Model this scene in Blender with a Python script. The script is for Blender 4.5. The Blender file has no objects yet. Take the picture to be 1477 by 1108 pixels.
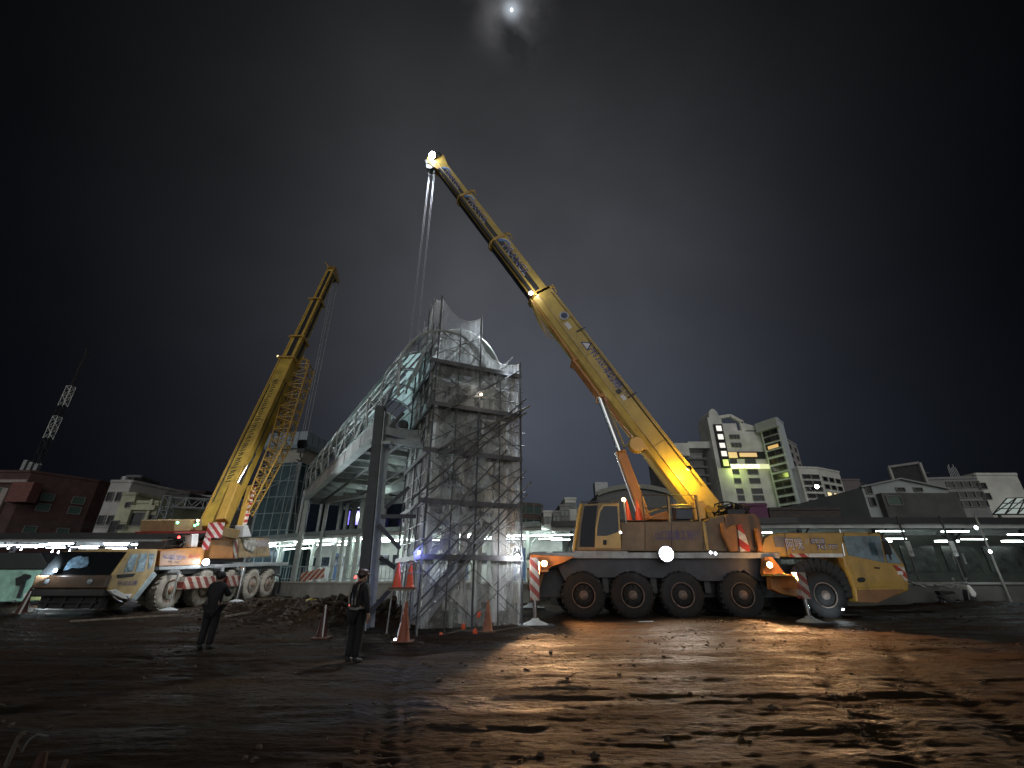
import bpy, math, random
from mathutils import Vector, Matrix, noise
random.seed(7)
R = math.radians
scn = bpy.context.scene
COL = scn.collection
# ------------------------------------------------------------ camera model
FPX, PITCH, CH = 628.0, R(24.1), 1.6
cp, sp = math.cos(PITCH), math.sin(PITCH)
def ratios(u, v):
    dv = v - 554.0
    Y = FPX*cp + dv*sp
    return (u-738.5)/Y, (FPX*sp - dv*cp)/Y
def at(u, v, y):
    a, b = ratios(u, v)
    return Vector((a*y, y, CH + b*y))
_HZ = [(-1e9, 0), (9.5, 0), (14.5, .15), (17.6, .27), (21, .35), (29, .55), (36, .62), (1e9, .62)]
def hz(y):
    for i in range(len(_HZ)-1):
        if y <= _HZ[i+1][0]:
            (a, b), (c, d) = _HZ[i], _HZ[i+1]
            if a < -1e8 or c > 1e8: return b if a < -1e8 else d
            return b + (d-b)*(y-a)/(c-a)
    return .62
def G(u, v):
    a, b = ratios(u, v)
    y = 14.0
    for _ in range(30): y = .5*y + .5*(CH-hz(y))/max(-b, .005)
    return Vector((a*y, y, hz(y)))

# ------------------------------------------------------------ materials
MATS = {}
def nt(m): return m.node_tree.nodes, m.node_tree.links
def pmat(name, col, rough=.6, metal=0, var=.15, scale=3, bump=.0, bscale=30, col2=None, spec=.5, trans=0, emit=None, es=0, coat=0, dirt=0):
    if name in MATS: return MATS[name]
    m = bpy.data.materials.new(name); m.use_nodes = True
    n, l = nt(m); b = n['Principled BSDF']
    b.inputs['Roughness'].default_value = rough; b.inputs['Metallic'].default_value = metal
    b.inputs['Specular IOR Level'].default_value = spec
    b.inputs['Transmission Weight'].default_value = trans
    b.inputs['Coat Weight'].default_value = coat
    tc = n.new('ShaderNodeTexCoord'); nz = n.new('ShaderNodeTexNoise')
    nz.inputs['Scale'].default_value = scale; nz.inputs['Detail'].default_value = 6; nz.inputs['Roughness'].default_value = .6
    l.new(tc.outputs['Object'], nz.inputs['Vector'])
    rmp = n.new('ShaderNodeValToRGB')
    c2 = col2 or tuple(c*(1-var*1.6) for c in col)
    rmp.color_ramp.elements[0].position = .35; rmp.color_ramp.elements[1].position = .68
    rmp.color_ramp.elements[0].color = (*c2, 1); rmp.color_ramp.elements[1].color = (*col, 1)
    l.new(nz.outputs['Fac'], rmp.inputs['Fac'])
    cout = rmp.outputs['Color']
    if dirt:
        n2 = n.new('ShaderNodeTexNoise'); n2.inputs['Scale'].default_value = 1.3; n2.inputs['Detail'].default_value = 10; n2.inputs['Roughness'].default_value = .75
        mp = n.new('ShaderNodeMapping'); mp.inputs['Scale'].default_value = (2.5, 2.5, .5)
        l.new(tc.outputs['Object'], mp.inputs['Vector']); l.new(mp.outputs[0], n2.inputs['Vector'])
        r2 = n.new('ShaderNodeMapRange'); r2.inputs[1].default_value = .5; r2.inputs[2].default_value = .75; r2.inputs[4].default_value = dirt
        l.new(n2.outputs['Fac'], r2.inputs[0])
        mx = n.new('ShaderNodeMix'); mx.data_type = 'RGBA'; mx.inputs[7].default_value = (.07, .05, .035, 1)
        l.new(r2.outputs[0], mx.inputs[0]); l.new(cout, mx.inputs[6]); cout = mx.outputs[2]
    l.new(cout, b.inputs['Base Color'])
    if bump:
        nb = n.new('ShaderNodeTexNoise'); nb.inputs['Scale'].default_value = bscale; nb.inputs['Detail'].default_value = 4
        l.new(tc.outputs['Object'], nb.inputs['Vector'])
        bp = n.new('ShaderNodeBump'); bp.inputs['Strength'].default_value = bump; bp.inputs['Distance'].default_value = .03
        l.new(nb.outputs['Fac'], bp.inputs['Height']); l.new(bp.outputs[0], b.inputs['Normal'])
    if emit:
        b.inputs['Emission Color'].default_value = (*emit, 1); b.inputs['Emission Strength'].default_value = es
    MATS[name] = m
    return m
def stripe(name, c1, c2, direction=(1, 0, 1), period=.4, rough=.5, duty=.5):
    if name in MATS: return MATS[name]
    m = pmat(name, c1, rough); n, l = nt(m); b = n['Principled BSDF']
    tc = n.new('ShaderNodeTexCoord'); dp = n.new('ShaderNodeVectorMath'); dp.operation = 'DOT_PRODUCT'
    dp.inputs[1].default_value = direction
    l.new(tc.outputs['Object'], dp.inputs[0])
    dv = n.new('ShaderNodeMath'); dv.operation = 'DIVIDE'; dv.inputs[1].default_value = period; l.new(dp.outputs['Value'], dv.inputs[0])
    fr = n.new('ShaderNodeMath'); fr.operation = 'FRACT'; l.new(dv.outputs[0], fr.inputs[0])
    gt = n.new('ShaderNodeMath'); gt.operation = 'GREATER_THAN'; gt.inputs[1].default_value = duty; l.new(fr.outputs[0], gt.inputs[0])
    nz = n.new('ShaderNodeTexNoise'); nz.inputs['Scale'].default_value = 5; nz.inputs['Detail'].default_value = 6
    mr = n.new('ShaderNodeMapRange'); mr.inputs[1].default_value = .3; mr.inputs[2].default_value = .6; mr.inputs[3].default_value = .55; mr.inputs[4].default_value = 1
    l.new(nz.outputs['Fac'], mr.inputs[0])
    mx = n.new('ShaderNodeMix'); mx.data_type = 'RGBA'; mx.inputs[6].default_value = (*c1, 1); mx.inputs[7].default_value = (*c2, 1)
    l.new(gt.outputs[0], mx.inputs[0])
    ml = n.new('ShaderNodeVectorMath'); ml.operation = 'SCALE'; l.new(mx.outputs[2], ml.inputs[0]); l.new(mr.outputs[0], ml.inputs['Scale'])
    l.new(ml.outputs[0], b.inputs['Base Color'])
    return m
def glow(name, col, s):
    if name in MATS: return MATS[name]
    m = bpy.data.materials.new(name); m.use_nodes = True; n, l = nt(m)
    b = n['Principled BSDF']; b.inputs['Base Color'].default_value = (.6, .6, .6, 1)
    b.inputs['Emission Color'].default_value = (*col, 1); b.inputs['Emission Strength'].default_value = s
    MATS[name] = m; return m

YEL = pmat('crane_yellow', (.46, .28, .055), .38, var=.12, coat=.3, dirt=.55)
YEL2 = pmat('boom_yellow', (.50, .36, .085), .42, var=.15, scale=1.5, dirt=.4)
ORG = pmat('crane_orange', (.42, .17, .04), .45, var=.15, dirt=.6)
BLK = pmat('black_rubber', (.018, .018, .02), .75, bump=.15)
TYRE = pmat('dusty_tyre', (.014, .014, .016), .85, var=.3, scale=4, bump=.3, bscale=40)
TYRE2 = pmat('pale_mud_tyre', (.34, .31, .26), .9, var=.3, scale=4, bump=.3, bscale=40)
RIM3 = pmat('dull_rim', (.20, .145, .12), .7, var=.4, scale=8, bump=.2)
RIM = pmat('rusty_rim', (.26, .15, .09), .65, var=.4, scale=8, bump=.2)
RIM2 = pmat('cream_rim', (.45, .34, .2), .6, var=.35, scale=8, bump=.2)
STEEL = pmat('steel_grey', (.3, .31, .32), .45, metal=.5, var=.2, bump=.1)
DSTEEL = pmat('dark_steel', (.05, .05, .055), .5, metal=.3, var=.3)
CHROME = pmat('chrome_rod', (.75, .77, .8), .15, metal=1, var=.05)
GREYP = pmat('grey_paint', (.33, .35, .36), .5, var=.2, dirt=.5)
WHITE = pmat('white_paint', (.75, .75, .73), .5, var=.12, dirt=.3)
GLASS = pmat('dark_glass', (.012, .018, .03), .06, var=.1, spec=.25)
BGLASS = pmat('blue_reflection_glass', (.16, .27, .34), .1, var=.5, scale=1.4, spec=.8)  # bluish reflections are put into the glass colour
HAZ = stripe('hazard_red_white', (.42, .045, .03), (.62, .58, .52), (.7, 0, .7), .34)
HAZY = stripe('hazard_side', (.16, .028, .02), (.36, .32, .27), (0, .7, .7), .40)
HAZX = stripe('hazard_barrier', (.40, .07, .03), (.62, .56, .5), (.75, 0, -.75), .3)
ORC2 = pmat('cone_bright', (.75, .09, .03), .5, var=.12)
ORC = pmat('cone_orange', (.26, .065, .028), .5, var=.12)
ORD = pmat('cone_faded_red', (.06, .01, .008), .6, var=.3)
TXTB = pmat('lettering_navy', (.05, .05, .22), .5)
TXTW = pmat('lettering_white', (.7, .7, .75), .5)
TXTR = pmat('lettering_red', (.5, .05, .04), .5)
SWOOSH = pmat('swoosh_blue', (.08, .2, .5), .4)
GALV = pmat('galvanised_tube', (.32, .33, .34), .4, metal=.3, var=.3, scale=6)
BRST = pmat('bridge_steel_light', (.36, .40, .39), .5, metal=.1, var=.2, dirt=.3)
BRDK = pmat('bridge_steel_dark_shaded', (.04, .045, .05), .55, metal=.2, var=.25, dirt=.3)
CONC = pmat('concrete', (.3, .29, .27), .85, var=.25, bump=.3)

# ------------------------------------------------------------ mesh builder
def wm(o):
    m = o.matrix_basis.copy()
    while o.parent: o = o.parent; m = o.matrix_basis @ m
    return m
class MB:
    def __init__(s): s.v = []; s.f = []; s.mi = []; s.cur = 0
    def add(s, vs, fs):
        k = len(s.v); s.v += [Vector(p) for p in vs]; s.f += [tuple(i+k for i in f) for f in fs]; s.mi += [s.cur]*len(fs); return s
    def hexa(s, p): return s.add(p, [(0, 3, 2, 1), (4, 5, 6, 7), (0, 1, 5, 4), (1, 2, 6, 5), (2, 3, 7, 6), (3, 0, 4, 7)])
    def box(s, x0, x1, y0, y1, z0, z1):
        return s.hexa([(x0, y0, z0), (x1, y0, z0), (x1, y1, z0), (x0, y1, z0), (x0, y0, z1), (x1, y0, z1), (x1, y1, z1), (x0, y1, z1)])
    def bar(s, a, b, w, h=None, up=(0, 0, 1), w2=None, h2=None):
        a, b = Vector(a), Vector(b); h = h or w; w2 = w2 or w; h2 = h2 or h
        d = (b-a).normalized(); up = Vector(up)
        x = d.cross(up)
        if x.length < 1e-3: x = d.cross(Vector((1, 0, 0)))
        x.normalize(); y = x.cross(d)
        P = []
        for c, ww, hh in ((a, w, h), (b, w2, h2)):
            for i, j in ((-1, -1), (1, -1), (1, 1), (-1, 1)): P.append(c + x*ww/2*i + y*hh/2*j)
        return s.hexa(P)
    def tube(s, a, b, r, n=8, r2=None, caps=True):
        a, b = Vector(a), Vector(b); r2 = r if r2 is None else r2
        d = (b-a).normalized(); x = d.orthogonal().normalized(); y = d.cross(x)
        vs = [c + (x*math.cos(t)+y*math.sin(t))*rr for c, rr in ((a, r), (b, r2)) for t in [2*math.pi*i/n for i in range(n)]]
        fs = [(i, (i+1) % n, n+(i+1) % n, n+i) for i in range(n)]
        if caps: fs += [tuple(range(n))[::-1], tuple(range(n, 2*n))]
        return s.add(vs, fs)
    def path(s, pts, r, n=6):
        for a, b in zip(pts, pts[1:]): s.tube(a, b, r, n)
        return s
    def lathe(s, c, axis, prof, n=24):
        c = Vector(c); d = Vector(axis).normalized(); x = d.orthogonal().normalized(); y = d.cross(x)
        vs = []
        for (r, h) in prof:
            for i in range(n):
                t = 2*math.pi*i/n; vs.append(c + d*h + (x*math.cos(t)+y*math.sin(t))*r)
        fs = []
        for k in range(len(prof)-1):
            for i in range(n): fs.append((k*n+i, k*n+(i+1) % n, (k+1)*n+(i+1) % n, (k+1)*n+i))
        fs += [tuple(range(n))[::-1], tuple(range((len(prof)-1)*n, len(prof)*n))]
        return s.add(vs, fs)
    def prism(s, poly, o, ax, ay, ext):
        o, ax, ay, ext = Vector(o), Vector(ax), Vector(ay), Vector(ext); n = len(poly)
        A = [o + ax*p[0] + ay*p[1] for p in poly]; B = [p + ext for p in A]
        return s.add(A+B, [tuple(range(n))[::-1], tuple(range(n, 2*n))] + [(i, (i+1) % n, n+(i+1) % n, n+i) for i in range(n)])
    def ball(s, c, r, n=10, sc=(1, 1, 1)):
        m = n//2; vs = []; fs = []
        c = Vector(c)
        for j in range(1, m):
            a = math.pi*j/m
            for i in range(n):
                t = 2*math.pi*i/n
                vs.append(c + Vector((math.sin(a)*math.cos(t)*sc[0], math.sin(a)*math.sin(t)*sc[1], math.cos(a)*sc[2]))*r)
        k = len(vs); vs += [c+Vector((0, 0, r*sc[2])), c-Vector((0, 0, r*sc[2]))]
        for j in range(m-2):
            for i in range(n): fs.append((j*n+i, (j+1)*n+i, (j+1)*n+(i+1) % n, j*n+(i+1) % n))
        for i in range(n): fs.append((k, i, (i+1) % n)); fs.append((k+1, (m-2)*n+(i+1) % n, (m-2)*n+i))
        return s.add(vs, fs)
    def build(s, name, mat, parent=None, org=None, smooth=False, bev=0, label=None):
        inv = wm(parent).inverted() if parent else Matrix()
        o_l = inv @ Vector(org) if org is not None else Vector((0, 0, 0))
        me = bpy.data.meshes.new(name)
        me.from_pydata([(inv @ p) - o_l for p in s.v], [], s.f)
        for m in (mat if isinstance(mat, (list, tuple)) else [mat]): me.materials.append(m)
        me.polygons.foreach_set('material_index', s.mi)
        if smooth: me.polygons.foreach_set('use_smooth', [True]*len(s.f))
        me.update()
        o = bpy.data.objects.new(name, me); COL.objects.link(o); o.parent = parent; o.location = o_l
        if bev:
            b = o.modifiers.new('bevel', 'BEVEL'); b.width = bev; b.segments = 2; b.limit_method = 'ANGLE'; b.angle_limit = R(40)
        if smooth:
            me.set_sharp_from_angle(angle=R(40))
        if label: o['label'] = label
        return o
def tag(o, label=None, cat=None, group=None, kind=None):
    if label: o['label'] = label
    if cat: o['category'] = cat
    if group: o['group'] = group
    if kind: o['kind'] = kind
    return o
def thing(name, label, cat, loc=(0, 0, 0), rz=0, group=None):
    o = bpy.data.objects.new(name, None); COL.objects.link(o); o.location = loc; o.rotation_euler = (0, 0, rz)
    o.empty_display_size = .3
    return tag(o, label, cat, group)
def copy_tree(o, parent=None):
    c = o.copy(); COL.objects.link(c); c.parent = parent
    for ch in o.children: copy_tree(ch, c)
    return c
def text(body, name, mat, parent, o, xd, yd, w, h, ext=.004):
    cu = bpy.data.curves.new(name, 'FONT'); cu.body = body; cu.resolution_u = 3
    t = bpy.data.objects.new('tmp_text', cu); COL.objects.link(t)
    bpy.context.view_layer.update()
    me = bpy.data.meshes.new_from_object(t.evaluated_get(bpy.context.evaluated_depsgraph_get()))
    bpy.data.objects.remove(t)
    xs = [v.co.x for v in me.vertices]; ys = [v.co.y for v in me.vertices]
    if not xs: return None
    x0, x1, y0, y1 = min(xs), max(xs), min(ys), max(ys)
    o, xd, yd = Vector(o), Vector(xd).normalized(), Vector(yd).normalized()
    m = MB(); m.add([o + xd*(v.co.x-x0)/(x1-x0)*w + yd*(v.co.y-y0)/(y1-y0)*h for v in me.vertices], [tuple(p.vertices) for p in me.polygons])
    return m.build(name, mat, parent)
def lattice(m, a, b, w, h, n, up=(0, 0, 1), r=.04, rl=.025, w2=None, h2=None):
    a, b = Vector(a), Vector(b); d = (b-a).normalized(); x = d.cross(Vector(up)).normalized(); y = x.cross(d)
    w2 = w if w2 is None else w2; h2 = h if h2 is None else h2
    def cs(t):
        c = a.lerp(b, t); ww = w+(w2-w)*t; hh = h+(h2-h)*t
        return [c + x*ww/2*i + y*hh/2*j for i, j in ((-1, -1), (1, -1), (1, 1), (-1, 1))]
    A, B = cs(0), cs(1)
    for p, q in zip(A, B): m.tube(p, q, r, 6)
    prev = A
    for k in range(n):
        nx = cs((k+1)/n)
        for i in range(4):
            j = (i+1) % 4
            m.tube(prev[i] if k % 2 else prev[j], nx[j] if k % 2 else nx[i], rl, 5, caps=False)
        if k % 2:
            for i in range(4): m.tube(nx[i], nx[(i+1) % 4], rl, 5, caps=False)
        prev = nx
def lamp(kind, loc, power, col, size=.1, target=None, spot=120, blend=.5, name='work_or_fill_light'):
    L = bpy.data.lights.new(name, kind); L.energy = power; L.color = col
    o = bpy.data.objects.new(name, L); COL.objects.link(o); o.location = loc
    if kind == 'SPOT': L.spot_size = R(spot); L.spot_blend = blend
    if kind == 'AREA': L.size = size
    else: L.shadow_soft_size = size
    if target is not None: o.rotation_euler = (Vector(target)-Vector(loc)).to_track_quat('-Z', 'Y').to_euler()
    return o
# ------------------------------------------------------------ camera
cam = bpy.data.cameras.new('camera'); co = bpy.data.objects.new('camera', cam); COL.objects.link(co)
cam.sensor_width = 36; cam.lens = 36*FPX/1477; cam.clip_end = 3000; cam.clip_start = .05
co.location = (0, 0, CH); co.rotation_euler = (math.pi/2+PITCH, 0, 0); scn.camera = co
scn.view_settings.view_transform = 'Standard'; scn.view_settings.look = 'None'; scn.view_settings.exposure = 0
# ------------------------------------------------------------ night sky
w = bpy.data.worlds.new('World'); scn.world = w; w.use_nodes = True
n, l = w.node_tree.nodes, w.node_tree.links
bg = n['Background']
tc = n.new('ShaderNodeTexCoord')
def M(op, a=None, b=None, c=None, clamp=False):
    x = n.new('ShaderNodeMath'); x.operation = op; x.use_clamp = clamp
    for i, q in enumerate((a, b, c)):
        if q is None: continue
        if isinstance(q, (int, float)): x.inputs[i].default_value = q
        else: l.new(q, x.inputs[i])
    return x.outputs[0]
def lobe(d, k):
    d = Vector(d).normalized()
    x = n.new('ShaderNodeVectorMath'); x.operation = 'DOT_PRODUCT'; x.inputs[1].default_value = d
    l.new(tc.outputs['Generated'], x.inputs[0])
    return M('EXPONENT', M('MULTIPLY', M('SUBTRACT', x.outputs['Value'], 1.0), k))
sep = n.new('ShaderNodeSeparateXYZ'); l.new(tc.outputs['Generated'], sep.inputs[0])
MOON = (Vector(at(738, 14, 1)) - Vector((0, 0, CH))).normalized()
def cloud(scale, lo, hi, dist=.5, off=0):
    mp = n.new('ShaderNodeMapping'); mp.inputs['Scale'].default_value = (1, 1, 1.4); mp.inputs['Location'].default_value = (off, 0, 0)
    l.new(tc.outputs['Generated'], mp.inputs[0])
    nz = n.new('ShaderNodeTexNoise'); nz.inputs['Scale'].default_value = scale; nz.inputs['Detail'].default_value = 7
    nz.inputs['Roughness'].default_value = .5; nz.inputs['Distortion'].default_value = dist
    l.new(mp.outputs[0], nz.inputs['Vector'])
    mr = n.new('ShaderNodeMapRange'); mr.inputs[1].default_value = lo; mr.inputs[2].default_value = hi; mr.clamp = True
    l.new(nz.outputs['Fac'], mr.inputs[0]); return mr.outputs[0]
cl = cloud(1.7, .25, .75, .2)
cl2 = cloud(11, .38, .66, .25, 3)
def colx(fac, c):
    x = n.new('ShaderNodeVectorMath'); x.operation = 'SCALE'; x.inputs[0].default_value = c; l.new(fac, x.inputs['Scale']); return x.outputs[0]
def addv(a, b):
    x = n.new('ShaderNodeVectorMath'); x.operation = 'ADD'; l.new(a, x.inputs[0]); l.new(b, x.inputs[1]); return x.outputs[0]
clf = M('ADD', M('MULTIPLY', cl, .6), .55)
g_hi = M('MULTIPLY', lobe((-.02, .74, .60), 9.5), clf)
g_lo = M('MULTIPLY', lobe((.12, 1, .20), 10), clf)
g_hor = M('MULTIPLY', lobe((-.05, 1, .0), 3.0), M('ADD', M('MULTIPLY', cl, .3), .7))
mo1 = M('MULTIPLY', lobe(MOON, 800), M('ADD', M('MULTIPLY', cl2, 1.0), .02))
mo2 = M('MULTIPLY', lobe(MOON, 12000), M('ADD', M('MULTIPLY', cl2, .6), .5))
back = M('MULTIPLY', M('POWER', M('MAXIMUM', M('MULTIPLY', sep.outputs[1], -1.0), 0.0), 1.0), lobe((0, -1, .10), 5.5))  # added fill glow behind the camera, lights facades and crane sides
sky = colx(g_hi, (.056, .0565, .060))
for f, c in ((g_lo, (.033, .041, .058)), (g_hor, (.002, .003, .007)), (mo1, (.11, .11, .115)), (mo2, (.35, .4, .45)), (back, (1.65, 1.64, 1.58))):
    sky = addv(sky, colx(f, c))
st = n.new('ShaderNodeTexSky'); st.sky_type = 'NISHITA'; st.sun_disc = False
st.sun_elevation = math.asin(MOON.z); st.sun_rotation = 0
ss = n.new('ShaderNodeVectorMath'); ss.operation = 'SCALE'; ss.inputs['Scale'].default_value = .00008; l.new(st.outputs[0], ss.inputs[0])
sky = addv(sky, ss.outputs[0])
l.new(sky, bg.inputs['Color']); bg.inputs['Strength'].default_value = 1.0
moonl = lamp('SUN', (0, 40, 60), .025, (.8, .88, 1), name='moonlight'); moonl.data.angle = R(.6)
moonl.rotation_euler = (-MOON).to_track_quat('-Z', 'Y').to_euler()
mo = MB(); mo.ball(MOON*2000, 6, 24); mo = mo.build('moon', glow('moon_glow', (.85, .93, 1), 1.6), smooth=True)
tag(mo, 'bright moon breaking through a gap in the night clouds', 'moon')

# ------------------------------------------------------------ ground
def tracks(x, y):
    z = 0
    # curved wheel tracks in the foreground mud
    for (ox, k, wd) in ((3.0, .55, .16), (4.6, .55, .16), (-1.2, -.12, .14), (-9, .2, .2)):
        c = ox + k*(y-4) + .25*math.sin(y*.5)
        d = abs(x-c)
        if d < wd*2.2:
            q = math.exp(-(d/wd)**2)
            z -= .032*q*(1 + .45*math.sin((y*1.0)*30 + (x-c)*10)*(d < wd)) + .015*math.exp(-((d-1.6*wd)/(.5*wd))**2)
    for (oy, wd) in ((7.3, .12), (8.9, .13), (11.2, .16), (13.2, .18), (16.2, .15)):
        c = oy + .35*math.sin(x*.22+oy) + .03*x
        d = abs(y-c)
        if d < wd*3: z -= .016*math.exp(-(d/wd)**2)*(1+noise.noise(Vector((x*.8, oy, 0)))*1.6) - .012*math.exp(-((d-1.8*wd)/(.6*wd))**2)
    return z
MOUNDS = [(-8.0, 19.0, 2.2, .38), (-6.4, 17.6, 1.2, .34), (-4.2, 18.2, 1.6, .45), (-3.1, 17.0, .9, .25), (-10.5, 20, 2.0, .3), (7.5, 15.6, 2.2, .12), (21, 21, 3, .3), (-5.5, 16.2, .9, .18)]
def gz(x, y):
    z = hz(y)
    if y < 45 and abs(x) < 45:
        f = min(1, max(0, (45-y)/10))
        z += f*(.035*noise.noise(Vector((x*.22, y*1.1, 0))) + .02*noise.noise(Vector((x*.7, y*3.2, 5))) + .05*abs(noise.noise(Vector((x*1.6, y*6.0, 9))))*max(0, noise.noise(Vector((x*.3, y*.6, 3)))+.25)
                + .009*(1-2*abs(noise.noise(Vector((x*.35+2, y*9+.6*math.sin(x*.4), 11))))) + .012*(1-2*abs(noise.noise(Vector((x*1.4, y*5.2+.8*math.sin(x), 7))))) + .009*noise.noise(Vector((x*3, y*10, 4))) + .008*noise.noise(Vector((x*10, y*19, 2))))
        if y < 20: z += tracks(x, y)
        for mx, my, s, h in MOUNDS:
            d2 = ((x-mx)**2 + (y-my)**2)/(s*s)
            if d2 < 6: z += h*math.exp(-d2)*(1+.5*noise.noise(Vector((x*2.4, y*2.4, 1)))+.25*noise.noise(Vector((x*7, y*7, 4))))
    return z
ys = []
y = 1.6
while y < 60: ys.append(y); y += max(.02, y*.0055) if y < 24 else y*.02
ys = [-400, -60, -10, 0, 1.0] + ys + [80, 120, 250, 600, 1500]
tx = [-600, -200, -100, -70]; k = -1.45
tl = [-1.5 + 3.0*i/460 for i in range(461)]
verts = []; faces = []
NX = len(tl)+2
for y in ys:
    sc = max(abs(y), 3.0)
    row = [-1500.0] + [t*sc if y < 80 else t*sc for t in tl] + [1500.0]
    for x in row:
        verts.append((x, y, gz(x, y) if y < 60 and y > .5 else hz(y)))
for j in range(len(ys)-1):
    for i in range(NX-1):
        a = j*NX+i; faces.append((a, a+1, a+NX+1, a+NX))
def mud():
    m = bpy.data.materials.new('wet_mud'); m.use_nodes = True; n, l = nt(m); b = n['Principled BSDF']
    tc = n.new('ShaderNodeTexCoord')
    mp = n.new('ShaderNodeMapping'); mp.inputs['Scale'].default_value = (.35, 1.3, 1); l.new(tc.outputs['Object'], mp.inputs[0])
    a = n.new('ShaderNodeTexNoise'); a.inputs['Scale'].default_value = .9; a.inputs['Detail'].default_value = 8; a.inputs['Roughness'].default_value = .65; l.new(mp.outputs[0], a.inputs[0])
    c = n.new('ShaderNodeValToRGB'); e = c.color_ramp.elements
    e[0].position = .35; e[0].color = (.008, .005, .0032, 1); e[1].position = .65; e[1].color = (.038, .022, .012, 1)
    l.new(a.outputs['Fac'], c.inputs[0]); l.new(c.outputs[0], b.inputs['Base Color'])
    r = n.new('ShaderNodeMapRange'); r.inputs[1].default_value = .38; r.inputs[2].default_value = .6; r.inputs[3].default_value = .5; r.inputs[4].default_value = .9
    l.new(a.outputs['Fac'], r.inputs[0]); l.new(r.outputs[0], b.inputs['Roughness']); b.inputs['Specular IOR Level'].default_value = .08
    m2 = n.new('ShaderNodeMapping'); m2.inputs['Scale'].default_value = (1.3, 5, 4); l.new(tc.outputs['Object'], m2.inputs[0])
    f = n.new('ShaderNodeTexNoise'); f.inputs['Scale'].default_value = 4.5; f.inputs['Detail'].default_value = 9; f.inputs['Roughness'].default_value = .7; l.new(m2.outputs[0], f.inputs[0])
    v = n.new('ShaderNodeTexVoronoi'); v.inputs['Scale'].default_value = 9; l.new(tc.outputs['Object'], v.inputs['Vector'])
    mm = n.new('ShaderNodeMath'); mm.operation = 'MULTIPLY_ADD'; mm.inputs[1].default_value = -.35; l.new(v.outputs['Distance'], mm.inputs[0]); l.new(f.outputs['Fac'], mm.inputs[2])
    bp = n.new('ShaderNodeBump'); bp.inputs['Strength'].default_value = 1; bp.inputs['Distance'].default_value = .08
    l.new(mm.outputs[0], bp.inputs['Height']); l.new(bp.outputs[0], b.inputs['Normal'])
    return m
MUD = mud()
me = bpy.data.meshes.new('ground'); me.from_pydata(verts, [], faces); me.materials.append(MUD)
me.polygons.foreach_set('use_smooth', [True]*len(faces))
go = bpy.data.objects.new('ground', me); COL.objects.link(go); tag(go, 'rutted wet brown mud of the construction site', kind='structure')
# puddles lying in the ruts
PUD = pmat('puddle_water', (.02, .02, .02), .05, var=.1, spec=.8, bump=.06, bscale=3)
for i, (u, v, rx, ry) in enumerate(((478, 868, 1.3, .35), (440, 874, 1.6, .45), (470, 858, 1.2, .5), (1215, 890, .7, .35), (1330, 884, 1.6, .3))):
    c = G(u, v); m = MB(); pts = []
    for k in range(22):
        t = 2*math.pi*k/22; q = 1+.3*noise.noise(Vector((math.cos(t)*1.5, math.sin(t)*1.5, i*3.3)))
        pts.append((c.x+math.cos(t)*rx*q, c.y+math.sin(t)*ry*q, c.z+.075))
    m.add(pts, [tuple(range(22))]); tag(m.build('puddle', PUD), kind='structure')
# loose stones and clods
cl = MB()
def rock(m, c, s):
    k = len(m.v); m.ball(c, s, 6, (1, random.uniform(.7, 1.2), random.uniform(.5, .8)))
    for i in range(k, len(m.v)): m.v[i] += Vector((random.uniform(-1, 1), random.uniform(-1, 1), random.uniform(-1, 1)))*s*.28
for i in range(2200):
    y = random.choice((random.uniform(12, 21), random.uniform(3, 24))); x = random.uniform(-1.1, 1.1)*y
    if noise.noise(Vector((x*.35, y*.7, 2))) < -.02: continue
    s = random.uniform(.012, .05); rock(cl, (x, y, gz(x, y)+s*.2), s)
for mx, my, sg, h in MOUNDS[:5]:
    for i in range(190):
        x = random.gauss(mx, sg*.6); y = random.gauss(my, sg*.6); s = random.uniform(.03, .13); rock(cl, (x, y, gz(x, y)+s*.2), s)
tag(cl.build('rubble', pmat('clods', (.07, .048, .03), .9, var=.4, scale=2)), 'stones and clods of earth scattered over the muddy ground', kind='stuff')
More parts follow.
